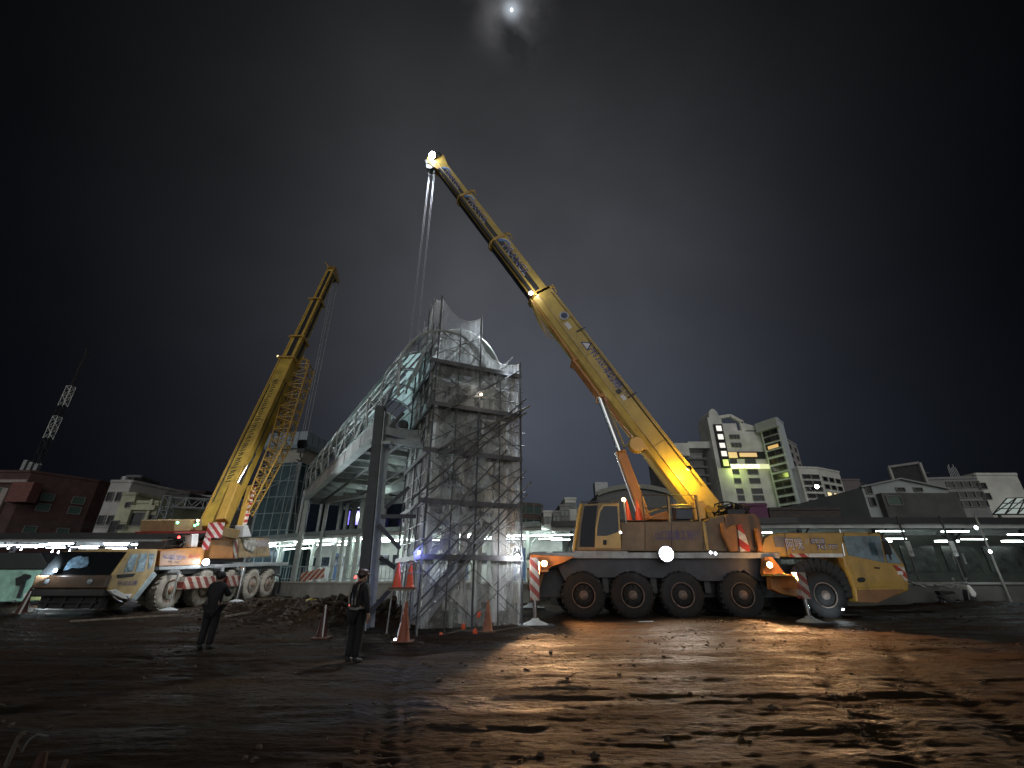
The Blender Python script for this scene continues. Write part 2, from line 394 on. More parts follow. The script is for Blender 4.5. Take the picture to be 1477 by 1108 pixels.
# ============================================================ helpers for vehicles
def plate(pts, y, depth, name, mat, parent, bev=0, label=None):
    """polygon given as picture outline standing in the plane at distance y, extruded backwards by depth"""
    P = [at(u, v, y) for u, v in pts]
    m = MB(); n = len(P)
    B = [p + Vector((0, depth, 0)) for p in P]
    # orient so that the front faces the street
    m.add(P+B, [tuple(range(n))[::-1], tuple(range(n, 2*n))] + [(i, (i+1) % n, n+(i+1) % n, n+i) for i in range(n)])
    o = m.build(name, mat, parent, bev=bev, label=label)
    bm_fix(o); return o
import bmesh
def bm_fix(o):
    b = bmesh.new(); b.from_mesh(o.data); bmesh.ops.recalc_face_normals(b, faces=b.faces[:]); b.to_mesh(o.data); b.free()
def attach(l, parent):
    m = wm(parent).inverted() @ l.matrix_basis
    l.parent = parent; l.matrix_basis = m
def make_wheel(parent, c, ax, r, wd, tyre, rim):
    """ax: outward axle direction"""
    ax = Vector(ax); m = MB()
    prof = [(.52*r, 0), (.56*r, .015), (.72*r, -.01), (.93*r, .01), (.985*r, .05), (r, .09), (r, wd-.09), (.985*r, wd-.05), (.93*r, wd-.01), (.52*r, wd)]
    m.lathe(Vector(c), -ax, prof, 40)
    x = ax.orthogonal().normalized(); y = ax.cross(x)
    for i in range(26):
        t = 2*math.pi*i/26; d = x*math.cos(t)+y*math.sin(t)
        for s in (0, 1):
            a = Vector(c) - ax*(.03 if s == 0 else wd*.5) + d*(r+.012); tt = t+.09
            d2 = x*math.cos(tt)+y*math.sin(tt); b2 = Vector(c) - ax*(wd*.45 if s == 0 else wd-.03) + d2*(r+.012)
            m.bar(a, b2, .07, .035, up=d)
    w = m.build('wheel', tyre, parent, org=c, smooth=True)
    m = MB(); c0 = Vector(c)
    m.lathe(c0 - ax*.0, -ax, [(.02, .035), (.26*r, .03), (.40*r, .045), (.44*r, .0), (.50*r, .0), (.545*r, -.014), (.56*r, .05)], 36)
    m.lathe(c0 + ax*.05, -ax, [(.14*r, 0), (.2*r, .03), (.2*r, .12)], 16)
    for i in range(10):
        t = 2*math.pi*i/10; p = c0 + (x*math.cos(t)+y*math.sin(t))*.36*r
        m.tube(p + ax*.0, p - ax*.05, .032*r/.7, 6)
    rm = m.build('rim', rim, w, smooth=True)
    return w
def build_rail(name, pts, hgt, parent, mat, r=.018, mid=True):
    m = MB()
    for p in pts: m.tube(p, Vector(p)+Vector((0, 0, hgt)), r, 6)
    for k in ([.5, 1] if mid else [1]):
        for a, b in zip(pts, pts[1:]): m.tube(Vector(a)+Vector((0, 0, hgt*k)), Vector(b)+Vector((0, 0, hgt*k)), r, 6)
    return m.build(name, mat, parent)
def bulb(name, c, r, mat, parent, axis=(0, -1, 0), hood=DSTEEL):
    m = MB(); m.lathe(Vector(c), Vector(axis)*-1, [(r*1.25, 0), (r*1.3, r*.3), (r*.9, r*1.2), (r*.3, r*1.6)], 14)
    h = m.build(name, hood, parent, smooth=True)
    m = MB(); m.lathe(Vector(c)+Vector(axis)*r*.05, axis, [(r*1.1, 0), (r*1.05, r*.2), (r*.6, r*.45)], 14)
    m.build('lens', mat, h, smooth=True); return h
def cyl_hose(m, a, b, sag, r=.02, n=8):
    pts = [Vector(a).lerp(Vector(b), i/n) - Vector((0, 0, sag*math.sin(math.pi*i/n))) for i in range(n+1)]
    m.path(pts, r, 5)
LWH = glow('lamp_white', (.85, .93, 1), 60); LWARM = glow('lamp_warm', (1, .62, .22), 45); LYEL = glow('lamp_yellow', (1, .7, .06), 40)
LAMB = glow('lamp_amber', (1, .6, .3), 6); LSM = glow('lamp_small_white', (.9, .95, 1), 18); LGRN = glow('lamp_green', (.1, 1, .25), 6); LRED = glow('lamp_red', (1, .05, .04), 6)

# ============================================================ RIGHT CRANE
RC = thing('mobile_crane', 'large yellow mobile crane side on at the right, lettered boom leaning left over the scaffold', 'crane', (7.6, 19, .27))
Y0, Y1 = 17.6, 20.3
# chassis
m = MB(); m.box(.95, 13.9, 18.25, 19.75, .95, 2.1); m.box(.8, 10.2, 17.95, 20.0, 1.95, 2.33)
for x in (3.5, 5.3, 7.3, 9.4): m.box(x-.12, x+.12, 17.9, 20.1, 1.1, 2.2)
m.build('chassis', DSTEEL, RC, bev=.02)
m = MB(); m.box(.62, 10.05, Y0-.03, Y1, 2.36, 2.47); m.box(.62, 10.05, Y0-.05, Y0+.02, 2.30, 2.50)
m.build('deck', GREYP, RC, bev=.008)
plate([(798, 804), (1100, 804), (1125, 829), (1112, 840), (1095, 838), (1072, 822), (1048, 838), (1010, 838), (985, 826), (960, 834), (935, 833), (913, 824), (893, 833), (862, 833), (842, 823), (815, 838)][::-1], 17.75, .05, 'side_skirt', pmat('skirt_blue_grey', (.035, .042, .06), .5, var=.3, dirt=.3), RC)
fx = [2.61, 4.40, 6.22, 8.41, 11.41]
for k, x in enumerate(fx):
    zc = 1.06
    wl = make_wheel(RC, (x, Y0, zc), (0, -1, 0), .78, .5, TYRE, RIM3) if k == 0 else copy_tree(w0, RC)
    if k == 0: w0 = wl
    else: wl.location = w0.location + Vector((x-fx[0], 0, 0))
for k, x in enumerate(fx):
    c = copy_tree(w0, RC); c.rotation_euler = (0, 0, math.pi); c.location = w0.location + Vector((x-fx[0], 2.72, 0))
# carrier body (engine housing with lettering)
plate([(1099, 803), (1100, 786), (1104, 776), (1112, 771), (1122, 769), (1217, 768), (1217, 803)], Y0-.02, 2.7, 'engine_housing', YEL, RC, bev=.05)
plate([(1115, 774), (1130, 774), (1131, 789), (1119, 789)], Y0-.045, .05, 'vent_panel', pmat('vent_grey', (.2, .2, .2), .6), RC)
plate([(1131.2, 769), (1132, 769), (1136, 803), (1135.2, 803)], Y0-.028, .05, 'panel_seam', BLK, RC)
plate([(1167, 798.5), (1216, 798.5), (1216, 803.8), (1167, 803.8)], Y0-.04, .05, 'white_strip', WHITE, RC)
plate([(1140, 798.5), (1166, 798.5), (1166, 803.8), (1140, 803.8)], Y0-.04, .05, 'hazard_strip', HAZ, RC)
def ptext(body, name, mat, parent, u0, v0, u1, v1, y):
    a, b, c = at(u0, v1, y), at(u1, v1, y), at(u0, v0, y)
    return text(body, name, mat, parent, a, (1, 0, 0), (0, 0, 1), (b-a).x, (c-a).z)
for off, mt in ((.0, TXTB), (.006, TXTW)):
    d = -.9 if mt is TXTB else .3
    ptext('阿咪', 'lettering', mt, RC, 1136-.3+d, 776+d, 1161-d, 794-d, Y0-.05-off)
    ptext('0928', 'lettering', mt, RC, 1171+d, 777+d, 1190-d, 784-d, Y0-.05-off)
    ptext('743-777', 'lettering', mt, RC, 1180+d, 786+d, 1209-d, 792.5-d, Y0-.05-off)
ptext('//', 'lettering', TXTW, RC, 1162, 777, 1168, 785, Y0-.05)
# carrier cab
plate([(1217, 768), (1266, 768), (1277, 774), (1292, 795), (1305, 815), (1311, 836), (1312, 852), (1285, 862), (1266, 870.5), (1236, 869), (1232, 848), (1226, 832), (1219, 818), (1215.5, 803)], Y0-.03, 2.72, 'carrier_cab', YEL, RC, bev=.06)
dr = plate([(1219, 804), (1218, 771), (1266, 771), (1279, 812), (1284, 840), (1285, 846), (1237, 848), (1233, 832), (1226, 818)], Y0-.055, .05, 'cab_door', YEL, RC, bev=.01)
plate([(1215.5, 773.5), (1269, 773), (1277, 812), (1250, 806), (1224, 801)], Y0-.068, .02, 'side_window', BGLASS, dr)
plate([(1239, 833), (1246, 833), (1249, 836.5), (1246, 840), (1239, 840), (1236, 836.5)], Y0-.068, .02, 'door_badge', BLK, dr)
plate([(1262, 818), (1269, 818.5), (1269, 820.5), (1262, 820)], Y0-.09, .04, 'door_handle', BLK, dr)
plate([(1271, 774), (1276, 775.5), (1290, 795.5), (1301, 813), (1280, 811.5)], Y0-.05, .04, 'quarter_window', BGLASS, RC)
plate([(1288, 815), (1304, 818), (1310, 838), (1306, 838)], Y0-.05, .04, 'corner_stripe', HAZ, RC)
plate([(1295, 824), (1302, 824), (1303, 829), (1296, 829)], Y0-.07, .05, 'side_lamp', WHITE, RC)
plate([(1237, 851), (1306, 850), (1285, 861), (1266, 869.5), (1238, 868)], Y0-.05, .05, 'bumper', pmat('bumper_brown', (.25, .12, .05), .5, dirt=.6), RC)
m = MB()
arcs = [(math.cos(R(a)), math.sin(R(a))) for a in range(-5, 186, 12)]
for (c0, s0), (c1, s1) in zip(arcs, arcs[1:]):
    m.bar((11.41+1.02*c0, Y0+.15, 1.06+1.02*s0), (11.41+1.02*c1, Y0+.15, 1.06+1.02*s1), .05, .5, up=(c0, 0, s0))
m.build('wheel_arch', BLK, RC)
m = MB(); p = at(1252, 770, Y0-.1); m.path([p, p+Vector((.25, -.25, .05)), p+Vector((.3, -.28, -.3))], .018); m.box(p.x+.2, p.x+.4, p.y-.35, p.y-.26, p.z-.75, p.z-.28)
m.build('wing_mirror', BLK, RC, bev=.02)
m = MB(); p = at(1272, 771, Y0-.06); q = at(1286, 808, Y0-.08); m.tube(p, q, .012); m.tube(q, q+Vector((.05, 0, .6)), .01); m.build('wiper', BLK, RC)
m = MB(); a = at(1211, 764, Y0+.1); b = at(1218, 802, Y0-.08); m.path([a, b], .025); m.build('exhaust_pipe', CHROME, RC)
# outriggers
def outrigger(xl, yp, ybody, ztop, wd, lab, xbody):
    t = MB(); t.bar((xbody, ybody, ztop-.35), (xl, yp, ztop-.35), .32, .42); o = t.build('outrigger_beam', ORG, RC, bev=.015)
    g = hz(yp)
    t = MB(); t.box(xl-.15, xl+.15, yp-.15, yp+.15, g+.75, ztop-.05); t.build('outrigger_leg', stripe('haz_leg', (.24, .04, .03), (.34, .31, .27), (.8, 0, .8), .32), o, bev=.01)
    t = MB(); t.tube((xl, yp, g+.1), (xl, yp, g+.8), .075, 14); t.build('outrigger_jack', CHROME, o, smooth=True)
    t = MB(); t.lathe((xl, yp, g+.0), (0, 0, 1), [(.42, 0), (.42, .07), (.16, .17), (.1, .24)], 20); t.build('outrigger_pad', GREYP, o, smooth=True)
    t = MB(); t.box(xl-.55, xl+.6, yp-.45, yp+.45, g-.05, g+.06); t.build('support_plate', DSTEEL, o, bev=.01)
    return o
outrigger(.75, 15.9, 18.1, 2.3, .3, '', .95)
outrigger(9.95, 16.5, 18.1, 1.85, .3, '', 9.7)
outrigger(.85, 21.9, 20.0, 2.1, .3, '', .95)
outrigger(9.8, 21.9, 20.0, 1.9, .3, '', 9.8)
# orange brackets that carry the outrigger work lamps
m = MB(); P = [at(u, v, 17.2) for u, v in ((765, 800), (830, 803), (812, 812), (795, 818), (785, 828), (778, 850), (764, 850))]
m.add(P+[p+Vector((0, .9, 0)) for p in P], [tuple(range(7))[::-1], tuple(range(7, 14))]+[(i, (i+1) % 7, 7+(i+1) % 7, 7+i) for i in range(7)])
o = m.build('tail_bracket', ORG, RC, bev=.02); bm_fix(o)
m = MB(); a = at(764, 824, 16.7); b = at(790, 824, 16.7); m.box(a.x, b.x, 16.3, 17.25, a.z-.03, a.z+.02); m.build('lamp_shelf', YEL, RC, bev=.006)
plate([(1101, 828), (1103, 804), (1114, 803), (1133, 828)], 17.35, .25, 'lamp_bracket', ORG, RC, bev=.015)
m = MB(); a = at(1108, 829, 17.0); b = at(1152, 831, 17.0); m.box(a.x, b.x, 16.6, 17.5, a.z-.05, a.z+.02); m.build('step_plate', YEL, RC, bev=.006)
plate([(1112, 832), (1148, 833), (1151, 861), (1128, 857), (1114, 850)], 17.2, .35, 'beam_cover', ORG, RC, bev=.02)
for u, v, yy in ((785, 813, 16.85), (1110, 815, 17.15)):
    c = at(u, v, yy); bulb('work_lamp', c, .09, LWARM, RC)
    attach(lamp('SPOT', c+Vector((0, -.2, 0)), 3300, (1, .54, .24), .05, target=c+Vector((.7 if u < 900 else .3, -3, -2.9)), spot=122, blend=.8), RC); attach(lamp('POINT', c+Vector((.0, -.12, .03)), 45, (1, .5, .18), .05), RC)
c = at(961, 799, 17.3); bulb('flood_lamp', c, .23, LWH, RC)
attach(lamp('SPOT', c+Vector((0, -.25, 0)), 1000, (1, .80, .6), .10, target=c+Vector((-.8, -6.5, -5.0)), spot=126, blend=.9), RC)
c = at(1024, 808, 17.4); 
for u, v in ((1026, 797), (1033, 798.5)): bulb('marker_lamp', at(u-1, v, 17.5), .045, LSM, RC)
# turntable
m = MB(); m.lathe((7.2, 18.95, 2.45), (0, 0, 1), [(1.0, 0), (1.0, .14), (.9, .14), (.9, .26)], 36); m.build('turntable', DSTEEL, RC, smooth=True)
# superstructure house
YS = 17.75
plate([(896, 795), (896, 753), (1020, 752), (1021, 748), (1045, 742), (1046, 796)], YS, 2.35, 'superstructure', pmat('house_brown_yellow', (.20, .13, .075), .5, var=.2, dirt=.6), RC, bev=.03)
for u in (930, 968, 1014): plate([(u, 755), (u+.8, 755), (u+.8, 793), (u, 793)], YS-.008, .03, 'panel_seam', BLK, RC)
ptext('山口起重工程行', 'lettering', TXTB, RC, 946, 765, 1010, 779, YS-.012)
plate([(1013, 752), (1017, 752), (1023, 794), (1019, 794)], YS-.05, .07, 'trim_post', YEL, RC)
# operator cab
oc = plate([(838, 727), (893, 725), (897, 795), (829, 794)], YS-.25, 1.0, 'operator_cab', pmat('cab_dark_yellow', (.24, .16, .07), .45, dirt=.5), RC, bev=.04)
plate([(843, 730), (862, 729), (859, 752), (857, 789), (836, 789), (838, 760)], YS-.27, .04, 'side_window', pmat('cab_void', (.008, .011, .022), .2, spec=.12), oc)
d2 = plate([(858, 791), (859, 760), (864, 735), (870, 727.5), (893, 727.5), (896, 791)], YS-.29, .05, 'cab_door', YEL, oc, bev=.01)
plate([(861, 773), (862, 758), (866, 738), (871, 730), (890.5, 730), (892.5, 767), (875, 773)], YS-.305, .03, 'door_window', GLASS, d2)
plate([(870, 779), (875, 779), (875, 786), (870, 786)], YS-.31, .04, 'door_handle', BLK, d2)
m = MB(); m.tube(at(838, 727, YS-.28), at(827.5, 794, YS-.32), .055, 8); m.build('cab_pillar', YEL, oc)
m = MB()
m.ball(at(851, 749, YS+.12), .13, 10); m.bar(at(850, 756, YS+.12), at(852, 775, YS+.12), .34, .22); m.tube(at(847, 757, YS), at(842, 768, YS-.1), .06)
tag(m.build('seat', pmat('seat_blue', (.12, .22, .35), .6), oc))
c = at(899.5, 721, YS-.1); m = MB(); m.tube(c-Vector((0, 0, .9)), c, .04); m.build('beacon_post', GREYP, RC)
bulb('beacon', c, .08, LAMB, RC); attach(lamp('POINT', c+Vector((.15, -.3, 0)), 14, (1, .6, .25), .06), RC)
m = MB()
for u in (838, 850, 862, 880): m.tube(at(u, 727, YS), at(u+2, 722+random.uniform(-1, 1), YS), .03)
m.bar(at(838, 724.5, YS), at(892, 722, YS), .06, .04); m.build('roof_grille', DSTEEL, oc)
c = at(895, 768, YS-.3); bulb('marker_lamp', c, .04, LSM, RC)
# catwalk clutter beneath the cab
m = MB(); m.bar(at(827, 796.5, 17.6), at(905, 797, 17.6), .1, .08)
for u in (832, 843, 855, 866, 873, 886): m.box(at(u, 790, 17.6).x, at(u, 790, 17.6).x+random.uniform(.08, .2), 17.55, 17.8, 2.5, 2.5+random.uniform(.1, .2))
m.build('step_boxes', GREYP, RC, bev=.01)
# counterweight and winches
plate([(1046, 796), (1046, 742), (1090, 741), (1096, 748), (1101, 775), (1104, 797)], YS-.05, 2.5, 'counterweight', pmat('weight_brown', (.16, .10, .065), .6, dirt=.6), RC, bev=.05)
plate([(1041, 754), (1045, 754), (1047, 764), (1054, 760), (1062, 756), (1066, 795), (1055, 796), (1043, 770)], YS-.28, .16, 'weight_plate', ORG, RC, bev=.01)
plate([(1064, 757), (1070, 757), (1083, 795), (1068, 796)], YS-.32, .14, 'hazard_plate', stripe('haz_cw', (.55, .05, .03), (.75, .7, .6), (.62, 0, .78), .5), RC, bev=.005)
plate([(1090, 762), (1094, 762), (1101, 795), (1094, 795)], YS-.30, .14, 'rear_plate', ORG, RC, bev=.01)
m = MB(); m.tube(at(1018, 762, 18.1), at(1018, 762, 18.1)+Vector((0, 1.6, 0)), .28, 20); m.build('winch_drum', DSTEEL, RC, smooth=True)
# pipes and hoses on top of the house
m = MB()
random.seed(11)
for i in range(26):
    a = at(random.uniform(1024, 1078), random.uniform(727, 742), random.uniform(17.9, 19.4)); b = at(random.uniform(1024, 1086), random.uniform(728, 744), random.uniform(17.9, 19.4))
    cyl_hose(m, a, b, random.uniform(-.25, .15), random.uniform(.015, .035))
for u in (1030, 1036, 1058, 1072): m.tube(at(u, 745, 18.3), at(u+1, 727, 18.3), .03)
m.box(at(1050, 740, 18).x, at(1075, 740, 18).x, 18.0, 19.6, at(1060, 744, 18).z, at(1060, 735, 18).z)
m.build('hydraulic_pipes', DSTEEL, RC)
m = MB()
for u, v in ((1022, 733), (1030, 735), (1024, 742)): m.tube(at(u, v, 18.0), at(u, v, 18.3), .11, 12)
m.build('valve_blocks', YEL, RC)
# railings, boxes on the house roof
zt = at(950, 752, YS).z
build_rail('hand_railing', [(at(u, 752, YS+.05).x, YS+.05, zt) for u in (930, 966, 1008)], 1.02, RC, DSTEEL, .018)
m = MB(); m.bar(at(966, 753, YS+.05), at(964, 716, YS+.05), .06); m.bar(at(1010, 753, YS+.05), at(1004, 714, YS+.05), .06); m.build('ladder_posts', YEL, RC)
plate([(975, 731), (999, 730), (1000, 749), (976, 749)], YS+.12, .5, 'tool_box', pmat('box_dark_blue', (.06, .07, .10), .5), RC, bev=.02)
plate([(935, 749), (948, 741), (963, 737), (966, 750)], YS+.3, 1.2, 'boom_cradle', ORG, RC, bev=.02)
m = MB(); m.bar(at(930, 742, YS+.1), at(926, 715, YS+.1), .14, .03, w2=.02); m.build('folded_mirror', YEL, RC)
m = MB(); a = at(933, 740, YS+.1); m.path([a, at(966, 729, YS+.1), at(1000, 728, YS+.1)], .025); m.build('grab_rail', YEL, RC)
plate([(1000, 724), (1014, 722), (1019, 728), (1019, 748), (1003, 750)], 18.15, .3, 'boom_bearing', YEL, RC, bev=.02)
# ---------------- boom
PV = Vector((8.05, 19.05, 4.25)); TIP = at(629, 233, 19.05)
bd = (TIP-PV).normalized(); bn = Vector((bd.z, 0, -bd.x))  # upper normal (to the right)
if bn.x < 0: bn = -bn
LB = (TIP-PV).length
def boom_section(s0, s1, wd, h, mat, name='boom_section', taper=0, lip=True, off=0):
    m = MB(); hw = wd/2
    prof = [(-hw, h*.5), (-hw, -h*.18), (-hw*.72, -h*.40), (-hw*.3, -h*.5), (hw*.3, -h*.5), (hw*.72, -h*.40), (hw, -h*.18), (hw, h*.5)]
    A = [PV + bd*s0 + Vector((0, a, 0)) + bn*(b+off) for a, b in prof]; B = [PV + bd*s1 + Vector((0, a, 0)) + bn*(b+off) for a, b in prof]
    n = len(prof)
    m.add(A+B, [tuple(range(n)), tuple(range(n, 2*n))[::-1]] + [(i, n+i, n+(i+1) % n, (i+1) % n) for i in range(n)])
    o = m.build(name, mat, RC, bev=.015); bm_fix(o); return o
def s_of(u, v):  # distance along the boom of a picture point
    a, b = ratios(u, v); p = Vector((a*19.05, 19.05, CH+b*19.05)); return (p-PV).dot(bd)
def h_of(u, v):
    a, b = ratios(u, v); p = Vector((a*18.6, 18.6, CH+b*18.6)); return (p-PV).dot(bn)
s1, s2, s3 = s_of(787, 423), s_of(724, 347), s_of(676, 284)
b1 = boom_section(-.45, s1, 1.1, 1.24, YEL2)
b2 = boom_section(s1-1, s2, .86, .98, YEL2); b3 = boom_section(s2-1, s3, .74, .84, YEL2); b4 = boom_section(s3-1, LB-.2, .62, .70, YEL2)
# black side stripe of the extended sections; underside shade painted as black strips
DK = pmat('black_stripe_and_shade', (.015, .014, .02), .4, var=.3)
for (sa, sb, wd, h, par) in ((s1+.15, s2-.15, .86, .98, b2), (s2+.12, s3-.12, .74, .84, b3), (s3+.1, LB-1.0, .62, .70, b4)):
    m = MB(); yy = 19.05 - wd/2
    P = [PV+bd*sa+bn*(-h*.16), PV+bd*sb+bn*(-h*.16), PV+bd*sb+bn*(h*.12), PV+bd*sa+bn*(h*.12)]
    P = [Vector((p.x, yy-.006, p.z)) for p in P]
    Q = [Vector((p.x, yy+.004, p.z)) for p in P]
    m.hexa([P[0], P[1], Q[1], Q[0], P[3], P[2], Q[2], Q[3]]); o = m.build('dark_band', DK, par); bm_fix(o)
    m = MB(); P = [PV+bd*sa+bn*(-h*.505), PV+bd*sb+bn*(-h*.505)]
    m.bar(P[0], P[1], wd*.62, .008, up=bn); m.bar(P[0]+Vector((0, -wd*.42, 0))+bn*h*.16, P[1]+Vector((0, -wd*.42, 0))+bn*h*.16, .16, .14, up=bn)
    m.build('underside_shade_band', DK, par)
# collars
for s, wd, h, par in ((s1, 1.0, 1.12, b1), (s2, .86, .98, b2), (s3, .74, .84, b3)):
    m = MB(); hw = wd/2+.05
    for a0, a1, b0, b1_ in ((-hw, -hw+.07, -h*.3, h*.56), (hw-.07, hw, -h*.3, h*.56)):
        m.hexa([PV+bd*(s-.16)+Vector((0, a0, 0))+bn*b0, PV+bd*(s+.02)+Vector((0, a0, 0))+bn*b0, PV+bd*(s+.02)+Vector((0, a1, 0))+bn*b0, PV+bd*(s-.16)+Vector((0, a1, 0))+bn*b0,
                PV+bd*(s-.16)+Vector((0, a0, 0))+bn*b1_, PV+bd*(s+.02)+Vector((0, a0, 0))+bn*b1_, PV+bd*(s+.02)+Vector((0, a1, 0))+bn*b1_, PV+bd*(s-.16)+Vector((0, a1, 0))+bn*b1_])
    pts = [PV+bd*(s-.07)+Vector((0, -hw, 0))+bn*(-h*.3), PV+bd*(s-.07)+Vector((0, -hw*.6, 0))+bn*(-h*.52), PV+bd*(s-.07)+Vector((0, 0, 0))+bn*(-h*.6), PV+bd*(s-.07)+Vector((0, hw*.6, 0))+bn*(-h*.52), PV+bd*(s-.07)+Vector((0, hw, 0))+bn*(-h*.3)]
    m.path(pts, .07, 6)
    t0 = PV+bd*(s-.05)+bn*(h*.5)
    m.bar(t0+Vector((0, -hw, 0)), t0+Vector((0, hw, 0)), .12, .14, up=bn)
    m.bar(t0+Vector((0, -hw, 0)), t0+Vector((0, -hw, 0))+bn*.22-bd*.25, .08); m.tube(t0+Vector((0, -hw, 0))+bn*.2-bd*.0, t0+Vector((0, -hw, 0))+bn*.12-bd*.55, .03)
    m.build('section_collar', YEL, par, bev=.01)
# base section furniture
m = MB()
yy = 18.495
def bp(s, h, y=yy): return Vector((0, y, 0)) + Vector(((PV+bd*s+bn*h).x, 0, (PV+bd*s+bn*h).z))
m.bar(bp(.2, -.22, yy-.02), bp(s1-.3, -.22, yy-.02), .05, .04, up=bn); m.bar(bp(.2, -.42, yy+.16), bp(s1-.3, -.42, yy+.16), .07, .07, up=bn)
m.bar(bp(2, .56), bp(s1-.2, .56), .05, .05, up=bn); m.build('boom_rail', pmat('rail_tan', (.5, .36, .16), .5, dirt=.4), b1)
for s in (s_of(830, 487), s_of(905, 578)):
    m = MB(); m.bar(bp(s, .58, yy-.03), bp(s, .2, yy-.03), .07, .03, up=(0, 1, 0)); m.tube(bp(s, .56, yy-.02), bp(s, .72, yy-.02), .02); m.build('rope_guide', DSTEEL, b1)
cdisc = s_of(813, 464)
m = MB(); m.lathe(bp(cdisc, .2, yy+.0), (0, -1, 0), [(.24, 0), (.24, .05)], 24); e = m.build('round_emblem', pmat('emblem_grey', (.4, .43, .48), .4), b1, smooth=True)
m = MB(); m.lathe(bp(cdisc, .2, yy-.05), (0, -1, 0), [(.17, 0), (.17, .006)], 24); m.lathe(bp(cdisc, .2, yy-.05), (0, -1, 0), [(.1, 0), (.07, .05)], 16); m.build('emblem_ring', pmat('emblem_navy', (.03, .05, .14), .4), e)
for (u, v, w_, h_, mt) in ((818, 478, .4, .22, TXTW), (889, 571, .22, .22, DSTEEL), (895, 580, .28, .2, TXTW)):
    s = s_of(u, v); m = MB(); m.bar(bp(s-w_/2, .05, yy-.012), bp(s+w_/2, .05, yy-.012), .02, h_, up=bn); m.build('boom_decal', mt, b1)
xdir = -bd; ydir = bn
def btext(body, s, h0, ln, ht, mat, par, y, name='lettering'):
    return text(body, name, mat, par, bp(s, h0, y), xdir, ydir, ln, ht)
btext('吊成起重', s_of(846, 512)+.03, .06, 2.5, .44, pmat('lettering_grey', (.5, .5, .45), .5), b1, yy-.008)
btext('吊成起重', s_of(846, 512), .09, 2.45, .40, TXTB, b1, yy-.014)
for q in (3.2, 6.1, 8.4, 10.6):
    m = MB(); m.bar(bp(q, -.2, yy-.002), bp(q, .6, yy-.002), .02, .01, up=(0, 1, 0)); m.build('weld_seam', pmat('seam_olive', (.2, .14, .03), .6), b1)
m = MB(); m.path([bp(.8, .45, yy-.02), bp(4, .43, yy-.02), bp(8, .46, yy-.02), bp(s1-.4, .44, yy-.02)], .014, 5); m.path([bp(.8, .39, yy-.02), bp(5, .40, yy-.02), bp(9, .38, yy-.02)], .01, 5)
m.build('electric_cable', BLK, b1)
btext('工程有限公司', s_of(862, 545), .25, 1.6, .14, TXTB, b1, yy-.01)
btext('743-777', s_of(862, 545), .02, 1.6, .18, TXTB, b1, yy-.01)
m = MB(); s = s_of(842, 508); m.add([bp(s+.35, .05, yy-.012), bp(s-.25, .05, yy-.012), bp(s+.0, .5, yy-.012)], [(0, 1, 2)]); m.build('triangle_logo', TXTB, b1)
m = MB(); m.add([bp(s+.25, .09, yy-.018), bp(s-.15, .09, yy-.018), bp(s+.01, .4, yy-.018)], [(0, 1, 2)]); m.build('triangle_logo', TXTW, b1)
for sa, sb, wd, h, par in ((s1, s2, .86, .98, b2), (s2, s3, .74, .84, b3), (s3, LB-.9, .62, .70, b4)):
    y_ = 19.05-wd/2; L = sb-sa; k = h/.98
    btext('PRANGL', sb-.55*k-.16, -.14*h, min(L*.62, 2.3*k), .44*k, TXTW, par, y_-.010)
    btext('PRANGL', sb-.55*k-.18, -.10*h, min(L*.62, 2.3*k)*.985, .36*k, TXTB, par, y_-.016)
    m = MB()
    ptsA = [(0, -.1), (.12, .12), (.35, .3), (.75, .36), (.7, .28), (.42, .2), (.28, .02), (.2, -.1)]
    P = [bp(sb-.1-q[0]*k, q[1]*k, y_-.012) for q in ptsA]; m.add(P, [tuple(range(len(P)))]); m.build('swoosh_logo', SWOOSH, par)
    P = [bp(sb-.08-q[0]*k*.98, (q[1]+.05)*k, y_-.009) for q in ptsA]; m = MB(); m.add(P, [tuple(range(len(P)))]); m.build('swoosh_logo', TXTW, par)
# boom head
m = MB(); h = .7
for yo in (-.3, .24):
    P = [(LB-1.0, -.35), (LB-.1, -.6), (LB+.25, -.45), (LB+.2, -.1), (LB-.1, .35), (LB+.0, .55), (LB-.2, .5), (LB-1.0, .35)]
    P = [bp(a, b, 19.05+yo) for a, b in P]; n_ = len(P)
    m.add(P+[p+Vector((0, .06, 0)) for p in P], [tuple(range(n_)), tuple(range(n_, 2*n_))]+[(i, (i+1) % n_, n_+(i+1) % n_, n_+i) for i in range(n_)])
o = m.build('boom_head', YEL, RC, bev=.01); bm_fix(o)
m = MB()
for s, hh in ((LB-.0, -.42), (LB-.35, -.55)):
    for k in range(4): m.lathe(bp(s, hh, 18.84+k*.11), (0, 1, 0), [(.26, 0), (.21, .03), (.21, .05), (.26, .08)], 18)
m.build('sheave', STEEL, RC, smooth=True)
TL = bp(LB+.05, -.15, 18.6); bulb('tip_lamp', TL, .2, LWH, RC, axis=(-.4, -.7, -.5))
attach(lamp('SPOT', TL+Vector((-.35, -.45, -.35)), 9000, (.86, .93, 1), .12, target=TL+Vector((-1, 1.5, -20)), spot=64, blend=.8), RC); attach(lamp('SPOT', TL+Vector((-.35, -.45, -.35)), 26000, (.95, .96, 1), .12, target=(-15, 24.5, 2), spot=30, blend=.8), RC); attach(lamp('POINT', TL+Vector((-.3, -.5, -.3)), 120, (.86, .93, 1), .12), RC)  # the second, narrow spot is added to brighten the left crane
m = MB(); m.path([bp(LB-.1, .4, 18.8), bp(LB+.3, .42, 18.8), bp(LB+.35, .2, 18.8)], .03); m.ball(bp(LB+.35, .15, 18.8), .08); m.build('wind_gauge', DSTEEL, RC)
